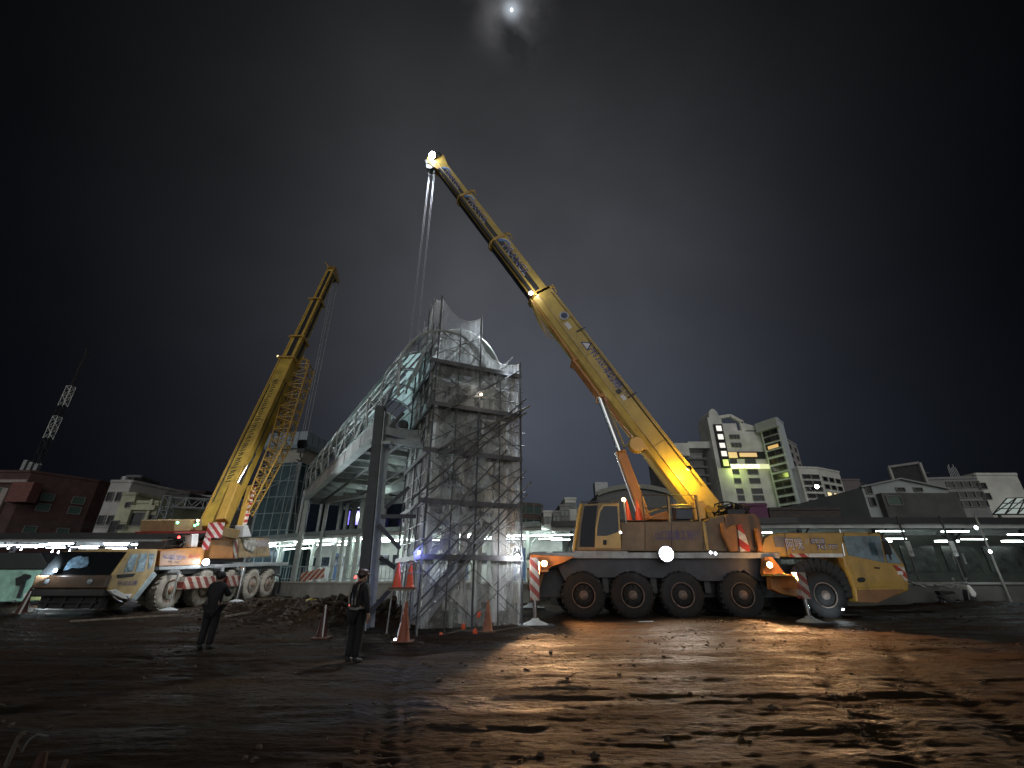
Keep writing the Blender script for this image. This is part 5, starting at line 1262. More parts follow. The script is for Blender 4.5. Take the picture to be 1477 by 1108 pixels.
# ============================================================ CITY
def window_mesh(w_, h_, style):
    key = ('w', round(w_, 2), round(h_, 2), style)
    if key in protos: return protos[key]
    me = bpy.data.meshes.new('window'); fr = .08; d = .08
    vs = []; fs = []; mi = []
    def bx(x0, x1, y0, y1, z0, z1, i):
        k = len(vs); vs.extend([(x0, y0, z0), (x1, y0, z0), (x1, y1, z0), (x0, y1, z0), (x0, y0, z1), (x1, y0, z1), (x1, y1, z1), (x0, y1, z1)])
        for f in [(0, 3, 2, 1), (4, 5, 6, 7), (0, 1, 5, 4), (1, 2, 6, 5), (2, 3, 7, 6), (3, 0, 4, 7)]: fs.append(tuple(q+k for q in f)); mi.append(i)
    bx(-w_/2, w_/2, -.04, .03, 0, h_, 0)
    for x0, x1, z0, z1 in ((-w_/2-.05, w_/2+.05, -fr, 0), (-w_/2-.05, w_/2+.05, h_, h_+fr), (-w_/2-fr, -w_/2, 0, h_), (w_/2, w_/2+fr, 0, h_)): bx(x0, x1, -d-.06, .02, z0, z1, 1)
    k = max(1, int(w_/1.1))
    for i in range(1, k): bx(-w_/2+i*w_/k-.03, -w_/2+i*w_/k+.03, -d, .02, 0, h_, 1)
    me.from_pydata(vs, [], fs)
    for q in {'dark': (WDK, WFR), 'lit': (glow('window_lit', (1, .75, .35), 1.0), WFR), 'green': (pmat('window_green', (.05, .09, .08), .2, emit=(.5, .8, .6), es=.004), WFR)}[style]: me.materials.append(q)
    me.polygons.foreach_set('material_index', mi); protos[key] = me; return me
WDK = pmat('window_dark', (.02, .022, .027), .15, var=.3, spec=.5); WFR = pmat('window_frame', (.2, .2, .19), .6)
def bld(label, foot, z1, mat, name='city_building', cat='building', z0=.4, roof=True, group=None):
    c = sum((Vector((*p, 0)) for p in foot), Vector())/len(foot)
    t = thing(name, label, cat, (c.x, c.y, z0), group=group)
    n_ = len(foot); m = MB(); m.add([(*p, z0) for p in foot]+[(*p, z1) for p in foot], [tuple(range(n_))[::-1], tuple(range(n_, 2*n_))]+[(i, (i+1) % n_, n_+(i+1) % n_, n_+i) for i in range(n_)])
    o = m.build('wall', mat, t); bm_fix(o)
    if roof:
        m = MB()
        for i in range(n_):
            a, b = Vector((*foot[i], z1)), Vector((*foot[(i+1) % n_], z1)); m.bar(a, b, .25, .3)
        m.build('parapet', mat, t)
    return t
def wins(t, a, b, xs, zs, w_, h_, style='dark', lit=()):
    """windows on the wall from a to b (seen from outside left to right)"""
    a, b = Vector((*a, 0)), Vector((*b, 0)); d = (b-a); L = d.length; d /= L; rz = math.atan2(d.y, d.x); inv = wm(t).inverted()
    for i, x in enumerate(xs):
        for j, z in enumerate(zs):
            me = window_mesh(w_, h_, 'lit' if (i, j) in lit else style)
            o = bpy.data.objects.new('window', me); COL.objects.link(o); o.parent = t
            p = a+d*x*L; p.z = z; o.location = inv @ p; o.rotation_euler = (0, 0, rz)
def quad(p0, p1, dep):
    a, b = Vector(p0), Vector(p1); d = (b-a).normalized(); n_ = Vector((-d.y, d.x))
    return [tuple(a), tuple(b), tuple(b+n_*dep), tuple(a+n_*dep)]
def pt(u, v, y): p = at(u, v, y); return (p.x, p.y)
def zf(u, v, y): return at(u, v, y).z
BRICK = pmat('brick_dark_red', (.09, .045, .042), .8, var=.25, scale=1.2, bump=.2); TILE = pmat('tile_grey', (.44, .43, .42), .75, var=.2, scale=.6); CREAM = pmat('cream_render', (.46, .46, .33), .75, var=.25, scale=.5)
GRY = pmat('grey_render', (.3, .3, .3), .8, var=.25, scale=.4); PALE = pmat('pale_render', (.72, .72, .68), .75, var=.2, scale=.4); DGR = pmat('dark_render', (.07, .065, .07), .8, var=.3, scale=.4)
# red brick building at the left
p0 = (-66.5, 60.0); p1 = (-62.8, 66.5)
t = bld('dark red brick building with pale trim at the far left', [(-88, 60), p0, p1, (-62.5, 74), (-88, 74)], 15.2, BRICK)
m = MB(); m.box(-88, -66.3, 59.7, 60.0, 13.6, 14.0); m.box(-69.0, -68.2, 59.6, 59.9, .5, 12.8); m.box(-73.6, -72.6, 59.6, 59.9, .5, 12.4); m.build('pale_trim', pmat('trim_pale', (.33, .28, .26), .7), t)
m = MB(); m.box(-67.2, -64.3, 58.9, 60.2, 10.9, 13.5); m.build('bay_window', pmat('brick_lighter', (.20, .08, .07), .8, var=.3), t)
wins(t, (-88, 60), p0, [.74, .86, .96], [11.4], 1.0, 1.5, 'green')
wins(t, p0, p1, [.35, .8], [11.6, 10.2], 1.3, .9, 'green'); wins(t, p0, p1, [.3, .75], [7.3, 6.0], 1.2, .8, 'green')
m = MB()
for k in range(3): m.box(-67-k*.9, -66.5-k*.9, 60.4, 60.9, 15.4, 16.3+.3*k)
m.build('roof_tanks', STEEL, t)
t = bld('long dark wing stretching behind the red brick building', [(-64, 68), (-50, 72), (-50, 82), (-64, 82)], 14.6, pmat('brick_black', (.05, .03, .032), .85, var=.3))
# grey tiled flats
a0, a1 = pt(140, 750, 55), pt(171, 750, 55)
t = bld('narrow grey tiled block with small dark windows beside the red brick building', [a0, a1, (a1[0]+2, 68), (a0[0]-2, 68)], zf(150, 694, 55), TILE)
for k, z in enumerate((10.4, 7.6, 4.9)): wins(t, a0, a1, [.22, .66], [z], .75 if k else .7, 1.0)
q0 = pt(171, 750, 55.6); q1 = pt(214, 740, 62)
t = bld('dark grey house with flat roof rising behind the cream flats', [q0, pt(200, 740, 58), q1, (q1[0]+1, 72), (q0[0]-1, 70)], zf(185, 692, 56.5), DGR)
m = MB(); c = at(182, 688, 58); m.tube(c-Vector((0, 0, 1)), c, .5, 12); m.build('water_tank', STEEL, t, smooth=True)
q = at(205, 690, 60); 
t = bld('pale roof room behind the grey tiled block', [pt(178, 700, 58.5), pt(199, 700, 58.5), pt(228, 700, 63), pt(205, 700, 66)], zf(200, 687, 58.5), pmat('render_mauve', (.13, .13, .14), .8, var=.2))
a0, a1 = pt(164, 750, 50), pt(184, 750, 50); b0, b1 = a1, pt(222, 750, 50.5)
t = bld('cream green flats with wide balconies left of the railway gantry', [a0, a1, (a1[0], 60), (a0[0], 60)], zf(175, 712, 50), CREAM)
wins(t, a0, a1, [.72], [8.9, 6.5], .6, .5); wins(t, a0, a1, [.2], [6.2], .8, 1.2); wins(t, a0, a1, [.55], [3.6], 1.0, .7, 'dark', lit=((0, 0),))
t = bld('lower cream flats with recessed dark balconies left of the railway gantry', [(a1[0]+.02, 50.4), b1, (b1[0], 60), (a1[0], 60)], zf(200, 724, 50.4), CREAM)
for z in (7.0, 4.2): wins(t, (a1[0], 50.4), b1, [.28], [z], 1.5, 1.3); wins(t, (a1[0], 50.4), b1, [.8], [z], 1.2, 1.1)
m = MB(); m.box(a1[0]+1.7, a1[0]+2.0, 50.1, 50.4, .5, 9.8); 
for z in (5.9, 8.6, 3.1): m.box(a1[0]-.2, b1[0]+.1, 49.9, 50.35, z, z+.5)
m.build('balcony_front', CREAM, t)
for i, (u0, u1, v, y, mt, lab) in enumerate(((228, 262, 712, 58, DGR, 'dark flats behind the railway gantry'), (262, 300, 716, 62, GRY, 'dim grey flats behind the gantry beam'), (300, 372, 728, 60, DGR, 'low dark building between the left crane and the glass tower'))):
    t = bld(lab, quad(pt(u0, 750, y), pt(u1, 750, y), 9), zf((u0+u1)/2, v, y), mt)
    wins(t, pt(u0, 750, y), pt(u1, 750, y), [.2, .5, .8], [4.5, 7], 1.1, .9)
# radio mast
RM = thing('radio_mast', 'tall thin red and white lattice radio mast above the brick building', 'radio mast', (-99.5, 90, .5))
pmat('mast_red', (.012, .006, .006), .6)
segs = [(.5, 21, MATS['mast_red']), (21, 23.6, WHITE), (23.6, 29, pmat('mast_red', (.03, .006, .006), .6)), (29, 34, WHITE), (34, 36.5, MATS['mast_red']), (36.5, 41.2, WHITE), (41.2, 51, MATS['mast_red'])]
for z0, z1, mt in segs:
    m = MB(); lattice(m, (-99.5, 90, z0), (-99.5, 90, z1), 1.1 if z0 < 41 else .3, 1.1 if z0 < 41 else .3, 4, up=(0, 1, 0), r=.055, rl=.04, w2=.4 if z0 > 41 else None, h2=.4 if z0 > 41 else None); m.build('mast_section', mt, RM)
# middle distance
t = bld('brown brick block with faded sign panels right of the scaffold', quad(pt(744, 745, 70), pt(783, 745, 72), 10), zf(765, 728, 71), pmat('brown_brick', (.14, .10, .09), .8, var=.3))
wins(t, pt(744, 745, 70), pt(783, 745, 72), [.2, .5, .8], [8.5, 11], 1.2, 1.6, 'green')
for (u0, u1, v, y, mt, lab) in ((784, 796, 738, 66, PALE, 'small pale shed roof beyond the platform right of the scaffold'), (797, 808, 738, 69, GRY, 'small grey house beyond the canopy'), (808, 822, 729, 72, GRY, 'grey flat roofed house behind the operator cab'), (816, 832, 719, 76, PALE, 'pale building with a row of small windows above the operator cab')):
    t = bld(lab, quad(pt(u0, 745, y), pt(u1, 745, y), 8), zf((u0+u1)/2, v, y), mt)
    wins(t, pt(u0, 745, y), pt(u1, 745, y), [.3, .7] if u0 != 816 else [.2, .4, .6, .8], [zf(u0, v, y)-1.6], .5, .8, 'green')
# arched hall
AH = thing('arched_hall', 'large pale hall with shallow curved roof behind the lifting cylinder of the right crane', 'hall', (16, 82, .5))
a = pt(862, 730, 80); b = pt(972, 730, 80); zc = zf(915, 702, 80); ze = zf(866, 713, 80)
poly = [(0, 0)]+[(q/12, 0) for q in ()]
W_ = b[0]-a[0]; P = [(0, 0), (W_, 0)]+[(W_*(1-k/14), ze-.5+(zc-ze)*math.sin(math.pi*k/14)**.8) for k in range(15)]
m = MB(); m.prism(P, (a[0], 80, .5), (1, 0, 0), (0, 0, 1), (0, 25, 0)); o = m.build('hall_body', pmat('hall_grey', (.13, .135, .13), .6, var=.2), AH); bm_fix(o)
m = MB(); 
top = [(W_*(1-k/14), ze-.5+(zc-ze)*math.sin(math.pi*k/14)**.8) for k in range(15)]
for p_, q_ in zip(top, top[1:]): m.bar((a[0]+p_[0], 79.6, .5+p_[1]), (a[0]+q_[0], 79.6, .5+q_[1]), .8, .5, up=(0, 1, 0))
m.build('roof_edge', pmat('hall_edge', (.26, .26, .23), .6), AH)
m = MB(); c = at(868, 708, 82); m.box(c.x-1.2, c.x+1.2, 82, 84, c.z-1, c.z+1.6); m.build('roof_unit', STEEL, AH)
# tall tower with blade sign
T1 = thing('office_tower', 'tall office tower with vertical lit blade sign and glowing yellow banner behind the right crane', 'tower block', (49, 92, .5))
Y1_ = 85.0
pl, pr = pt(1044, 690, Y1_), pt(1108, 690, Y1_+0)
zr = zf(1085, 621, Y1_)
m = MB(); m.box(pl[0], pr[0]+1.5, Y1_, Y1_+16, .5, zr); m.build('wall', PALE, T1)
bl, br = pt(1024, 640, Y1_), pt(1044, 640, Y1_)
m = MB(); zt_ = zf(1033, 600, Y1_); w_ = br[0]-bl[0]
P = [(0, 0), (w_, 0), (w_, zt_-1.2)]+[(w_/2+w_/2*math.cos(R(a))*.75, zt_-1.2+1.9*math.sin(R(a))) for a in range(0, 181, 20)]+[(0, zt_-1.2)]
m.prism(P, (bl[0], Y1_-1.0, .5), (1, 0, 0), (0, 0, 1), (0, 5, 0)); o = m.build('sign_fin', PALE, T1); bm_fix(o)
hz0 = [(616, 626, 'w2', (1, .75, .9)), (628, 638, 'w2', (1, .95, .8)), (640.5, 650, 'w2', None), (652, 662, 'w2', None), (664, 676, 'w3', (.9, 1, .35))]
glow('white_pink', (1, .6, .85), .5); glow('w2', (1, .93, .85), .9); glow('w3', (.75, 1, .15), .8)
x0_, x1_ = bl[0]+w_*.30, bl[0]+w_*.92
for (v0, v1, mt, _), ch in zip(hz0, '東方大飯店'):
    z0_, z1_ = zf(1036, v1, Y1_), zf(1036, v0, Y1_); m = MB(); m.box(x0_, x1_, Y1_-1.35, Y1_-1.0, z0_-.15, z1_+.15); sb = m.build('sign_panel', BLK, T1)
    m = MB(); m.box(x0_+.4, x1_-.3, Y1_-1.42, Y1_-1.34, z0_+.2, z1_-.2); m.build('sign_light', MATS[mt], sb)
m = MB()
zp = zf(1045, 603, Y1_)
m.box(pl[0]+.3, pl[0]+.9, Y1_, Y1_+.6, zr, zp); m.box(pl[0]+5.6, pl[0]+6.4, Y1_, Y1_+.6, zr, zp-.8); m.bar((pl[0]+.3, Y1_+.3, zp), (pl[0]+4, Y1_+.3, zp+.6), .6, .6); m.bar((pl[0]+4, Y1_+.3, zp+.6), (pl[0]+6.3, Y1_+.3, zp-.9), .6, .6)
m.build('roof_frame', PALE, T1)
m = MB(); m.box(pl[0]+1.4, pl[0]+5.2, Y1_+.8, Y1_+6, zr, zp-.9); m.build('roof_room', PALE, T1)
m = MB(); a = (pl[0]+6.4, zr+1.2); m.hexa([(pl[0]+6.4, Y1_, zr-.2), (pr[0]+1.5, Y1_, zr-.2), (pr[0]+1.5, Y1_+1, zr-.2), (pl[0]+6.4, Y1_+1, zr-.2), (pl[0]+6.4, Y1_, zr+1.6), (pr[0]+1.5, Y1_, zr+.3), (pr[0]+1.5, Y1_+1, zr+.3), (pl[0]+6.4, Y1_+1, zr+1.6)]); m.build('sloped_parapet', PALE, T1)
A_, B_ = pl, (pr[0], Y1_)
z_ = lambda v: zf(1075, v, Y1_)
wins(T1, A_, B_, [.36, .44, .52], [z_(633), z_(645)], .55, .8); wins(T1, A_, B_, [.10], [z_(633), z_(644.5)], .5, .9)
for v in (669, 684, 697, 712, 722, 733): wins(T1, A_, B_, [.25, .68], [z_(v)], 2.0, .9); 
m = MB(); m.box(pl[0]+1.2, pl[0]+9, Y1_-.25, Y1_-.02, z_(662), z_(652)); m.build('recess', BLK, T1)
m = MB(); m.box(pl[0]+1.3, pl[0]+3.4, Y1_-.4, Y1_-.25, z_(661), z_(653)); m.box(pl[0]+3.9, pl[0]+7.3, Y1_-.4, Y1_-.25, z_(659.5), z_(654)); m.build('gold_window', glow('gold', (1, .55, .1), .6), T1)
m = MB(); m.box(pl[0]+.2, pr[0]+.6, Y1_-.9, Y1_-.6, z_(677.5), z_(671)); bn_ = m.build('banner_sign', glow('banner', (.95, 1, .45), .7), T1)
text('金典大飯店', 'lettering', glow('banner_white', (1, 1, 1), 3), bn_, (pl[0]+1.0, Y1_-.95, z_(676.8)), (1, 0, 0), (0, 0, 1), 6.0, z_(671.6)-z_(676.8))
m = MB(); m.box(pl[0]-.3, pl[0]+1.0, Y1_-.1, Y1_+.0, z_(693), z_(664)); m.build('lime_strip', pmat('lime_light_tint', (.25, .36, .08), .6), T1)  # lime light by the banner, painted on the column as a strip
attach(lamp('POINT', (pl[0]+2, Y1_-2.2, z_(680)), 260, (.75, 1, .2), .5, name='sign_spill'), T1)
# left wing
t = bld('lower stepped office wing with grey balconies left of the tall office tower', [pt(970, 720, 86), pt(1024, 720, 86), (pt(1024, 720, 86)[0], 98), (pt(970, 720, 86)[0], 98)], zf(1000, 655, 86), GRY)
wl_ = pt(972, 720, 85.9); wr_ = pt(993, 720, 85.9)
m = MB(); m.box(pt(969, 650, 85.9)[0], pt(990, 650, 85.9)[0], 84.5, 90, zf(980, 660, 86), zf(978, 642, 86)); m.build('roof_room', PALE, t)
m = MB(); m.box(pt(992, 650, 86)[0], pt(1023, 650, 86)[0], 85.2, 86.2, zf(1005, 648, 86), zf(1005, 640, 86)+.2); m.build('roof_beam', PALE, t)
wins(t, pt(970, 720, 86), pt(1024, 720, 86), [.15, .4, .62, .86], [zf(1000, v, 86) for v in (672, 684, 696, 708)], 1.7, .8)
m = MB()
for v in (664, 676, 688, 700, 712): m.box(pt(970, 700, 86)[0], pt(1024, 700, 86)[0], 85.4, 85.95, zf(1000, v, 86), zf(1000, v, 86)+.35)
m.build('balcony_edge', pmat('balcony_dim', (.15, .15, .15), .7), t)
# striped tower
c0 = (50.8, 85.0); c1 = (52.0, 80.8); c2 = (55.3, 83.6); c3 = (61.2, 89.6)
ps0 = pt(1095, 615, 84.2); ps1 = pt(1122, 610, 80.5)
t = bld('slim pale tower with a ladder of wide windows next to the office tower', [ps0, ps1, (ps1[0]+3.2, ps1[1]+3.4), (ps0[0]+3.2, ps0[1]+4)], zf(1122, 603, 80.5), pmat('white_tower', (.72, .79, .83), .6, var=.12), cat='tower block')
zt2 = zf(1122, 603, 80.5)
m = MB(); d_ = (Vector((*ps1, 0))-Vector((*ps0, 0))).normalized(); o_ = Vector((d_.y, -d_.x, 0))*.35
m.bar(Vector((*ps0, zt2-.9))+o_-d_*.4, Vector((*ps1, zt2-.9))+o_+d_*.2, .7, 1.9); m.build('roof_cap', pmat('cap_pale', (.5, .52, .53), .6), t)
k = 0
for v in (619, 628, 638, 648, 659, 670, 681, 692, 703, 715, 727):
    z__ = zf(1108, v, 82.3); wins(t, ps0, ps1, [.5], [z__-1.2], 3.1, .95, 'dark' if k != 2 else 'dark'); 
    if k == 2: 
        a = Vector((*ps0, z__-.9)).lerp(Vector((*ps1, z__-.9)), .2)+o_*.3; b = Vector((*ps0, z__-.9)).lerp(Vector((*ps1, z__-.9)), .75)+o_*.3; m = MB(); m.bar(a, b, .04, .7); m.build('lit_ceiling', glow('gold', (1, .55, .1), 1.0), t)
    k += 1
s0_ = (ps1[0]+.05, ps1[1]+.05); s1_ = (ps1[0]+3.2, ps1[1]+3.4)
e0 = pt(1136, 650, 84.0); e1 = pt(1151, 650, 89.5)
t = bld('plain grey rear block with staggered windows stepping down behind the slim pale tower', [e0, e1, (e1[0]-4, e1[1]+5), (e0[0]-4, e0[1]+5)], zf(1143, 636, 86), TILE)
for j, v in enumerate((650, 662, 674, 686, 698, 711, 724)): wins(t, e0, e1, [.3, .75], [zf(1145, v, 87)-.3*j*.0], 1.3, .8)
f0, f1 = pt(1163, 720, 80), pt(1222, 720, 84)
t = bld('broad pale flats with a rounded roof corner right of the slim tower', [f0, pt(1192, 720, 80.5), f1, (f1[0], 96), (f0[0], 96)], zf(1170, 674, 80), PALE)
wins(t, f0, pt(1192, 720, 80.5), [.3, .75], [zf(1175, v, 80) for v in (690, 699, 708, 718, 727)], 1.5, .7)
wins(t, pt(1192, 720, 80.5), f1, [.2, .5, .8], [zf(1205, v, 82) for v in (695, 706, 717, 728)], 1.5, .7, 'dark', lit=((0, 2), (1, 2)))
bulb('wall_light', at(1178, 702, 79.7), .35, LSM, t)
for (u0, u1, v, y, mt, lab) in ((1222, 1262, 697, 88, DGR, 'dark flats in the gap left of the gabled house'), (1230, 1258, 692, 84, pmat('sign_faded', (.16, .13, .14), .7), 'dim rooftop signboard block above the gap'), (1112, 1215, 734, 52, pmat('low_brown', (.09, .075, .07), .8, var=.3), 'low brown shed roof behind the carrier cab'), (1070, 1110, 728, 50, pmat('awning_purple', (.16, .05, .12), .7), 'low dark building with a purple awning behind the counterweight')):
    t = bld(lab, quad(pt(u0, 750, y), pt(u1, 750, y), 6), zf((u0+u1)/2, v, y), mt)
# gabled house
GH = thing('gabled_house', 'pale gabled house with two small vents beyond the right platform', 'house', (45, 53, .5))
gl, gm, gr = pt(1253, 735, 50), pt(1311, 735, 50), pt(1376, 735, 50)
m = MB(); P = [(0, 0), (gr[0]-gl[0], 0), (gr[0]-gl[0], zf(1360, 706, 50)-.5), (gm[0]-gl[0], zf(1309, 691.5, 50)-.5), (0, zf(1252, 703, 50)-.5)]
m.prism(P, (gl[0], 50, .5), (1, 0, 0), (0, 0, 1), (0, 14, 0)); o = m.build('wall', pmat('house_pale', (.38, .42, .42), .7, var=.15, scale=.5), GH); bm_fix(o)
m = MB(); m.box(gl[0]+1.3, gr[0]+.3, 49.2, 49.9, .5, zf(1310, 713, 50)); m.build('lower_wall', pmat('house_dark', (.12, .125, .12), .8, var=.3, scale=.4), GH)
wins(GH, (gl[0], 49.2), (gr[0], 49.2), [.26], [zf(1290, 730, 50)], 1.5, .9, 'green'); wins(GH, gl, gr, [.45, .66], [zf(1300, 710, 50)+.1], .9, .35); wins(GH, gl, gr, [.07], [zf(1262, 730, 50), zf(1258, 712, 50)], .6, .9)
m = MB(); m.bar((gl[0]-.3, 49.8, zf(1252, 703, 50)), (gm[0], 49.8, zf(1309, 691, 50)), .4, .15); m.bar((gm[0], 49.8, zf(1309, 691, 50)), (gr[0]+.2, 49.8, zf(1360, 706, 50)), .4, .15); m.build('roof_edge', pmat('roof_edge_pale', (.3, .32, .32), .6), GH)
# roof billboard
BB_ = thing('rooftop_billboard', 'tilting rooftop billboard frame with pale and yellow writing above the gabled house', 'billboard', (55, 60, 12))
a, b = at(1288, 694, 60), at(1335, 694, 57.5)
zA, zB = zf(1286, 674, 60), zf(1325, 664, 57.5)
m = MB(); m.hexa([(a.x, 60, zf(1290, 694, 60)-3), (b.x, 57.5, zf(1290, 694, 60)-3), (b.x, 57.8, zf(1290, 694, 60)-3), (a.x, 60.3, zf(1290, 694, 60)-3), (a.x, 60, zA), (b.x, 57.5, zA), (b.x, 57.8, zA), (a.x, 60.3, zA)]); m.build('board', pmat('board_dark', (.07, .075, .075), .7, var=.3), BB_)
m = MB(); pz = zf(1290, 694, 60)-3
for p, q_ in (((a.x, 59.9, zA), (b.x, 57.4, zA)), ((a.x, 59.9, pz), (a.x, 59.9, zA)), ((b.x, 57.4, pz), (b.x, 57.4, zA))): m.bar(p, q_, .3, .3)
for k in range(1, 5): q_ = Vector((a.x, 60.4, pz)).lerp(Vector((b.x, 57.9, pz)), k/5); m.tube(q_, q_+Vector((0, 3, -2)), .08)
m.build('frame', TILE, BB_)
dd = Vector((b.x-a.x, -2.5, 0)).normalized()
text('不動產', 'lettering', pmat('letter_pale', (.5, .5, .45), .6), BB_, Vector((a.x+.6, 59.75, zA-1.6)), dd, (0, 0, 1), 2.4, .8)
text('743777', 'lettering', pmat('letter_yellow', (.5, .48, .1), .6, emit=(.9, .9, .2), es=.08), BB_, Vector((a.x+.7, 59.72, zA-2.9)), dd, (0, 0, 1), 2.6, .8)
# flats at the right edge
h0, h1, h2, h3 = pt(1345, 735, 58), pt(1378, 735, 57.5), pt(1428, 735, 57), pt(1490, 735, 57)
t = bld('pale flats with rooftop aerials at the right', [h0, h1, h2, (h2[0], 70), (h0[0], 70)], zf(1378, 690, 57.5), pmat('flats_grey', (.30, .30, .31), .8, var=.2, scale=.4))
wins(t, h1, h2, [.15, .38, .62, .88], [zf(1390, 703, 57.3), zf(1395, 718, 57.3), zf(1395, 731, 57.3)], .9, .7)
m = MB(); m.box(h0[0]+1, h2[0]-3, 60, 66, 15, zf(1370, 680, 59)); m.build('roof_room', pmat('flats_grey2', (.22, .22, .22), .8), t)
m = MB(); c = at(1373, 676, 60)
for k in range(6): m.tube(c+Vector((-.6+k*.25, 0, -1.4)), c+Vector((-.5+k*.2, 0, .3+.3*math.sin(k*2))), .05)
m.build('aerial', STEEL, t)
t = bld('blank walled block at the right picture edge', [(h2[0]+.05, h2[1]), h3, (h3[0], 70), (h2[0], 70)], zf(1440, 684, 57), PALE)
wins(t, h2, h3, [.05], [zf(1432, 705, 57), zf(1432, 720, 57)], .9, .7)
# lit glass canopy at the right edge
GC = thing('glass_roof', 'bright glazed truss roof at the right edge above the black canopy', 'glass roof', (34, 36, 5))
m = MB(); a = at(1432, 742, 35); b = at(1500, 718, 35); P = [a, at(1520, 742, 35), at(1520, 717, 37), at(1452, 719, 37)]
m.add(P+[p+Vector((0, .05, .05)) for p in P], [(0, 1, 2, 3), (7, 6, 5, 4), (0, 4, 5, 1), (1, 5, 6, 2), (2, 6, 7, 3), (3, 7, 4, 0)]); m.build('glass_panel', glow('roof_lit', (.75, .95, .85), .22), GC)
m = MB()
for q in range(6): m.tube(P[0].lerp(P[1], q/5), P[3].lerp(P[2], q/5), .05); m.tube(P[0].lerp(P[1], q/5), P[3].lerp(P[2], min(1, (q+1)/5)), .04)
for q in (0, .33, .66, 1): m.tube(P[0].lerp(P[3], q), P[1].lerp(P[2], q), .05)
for q in (.1, .9): p = P[0].lerp(P[1], q); m.tube((p.x, p.y, .6), p, .1)
m.build('truss', DSTEEL, GC)
# ============================================================ PEOPLE
def skin(name, pts, edges, rad, mat, parent, sub=1, root=0):
    me = bpy.data.meshes.new(name); inv = wm(parent).inverted() if parent else Matrix()
    me.from_pydata([inv @ Vector(p) for p in pts], edges, []); o = bpy.data.objects.new(name, me); COL.objects.link(o); o.parent = parent
    md = o.modifiers.new('skin', 'SKIN')
    if not me.skin_vertices: bpy.context.view_layer.objects.active = o
    sv_ = me.skin_vertices[0].data
    for i, r in enumerate(rad): sv_[i].radius = (r, r) if isinstance(r, (int, float)) else r
    for v in sv_: v.use_root = False
    sv_[root].use_root = True
    md.use_smooth_shade = True; s = o.modifiers.new('sub', 'SUBSURF'); s.levels = sub; s.render_levels = sub
    me.materials.append(mat); return o
SKINM = pmat('skin', (.35, .22, .16), .6); JKT = pmat('jacket_navy', (.007, .008, .013), .8, var=.3, scale=8, bump=.3); TRS = pmat('trousers_dark', (.006, .006, .010), .85, var=.3, scale=8, bump=.3)
HAIR = pmat('hair_black', (.01, .01, .01), .6)
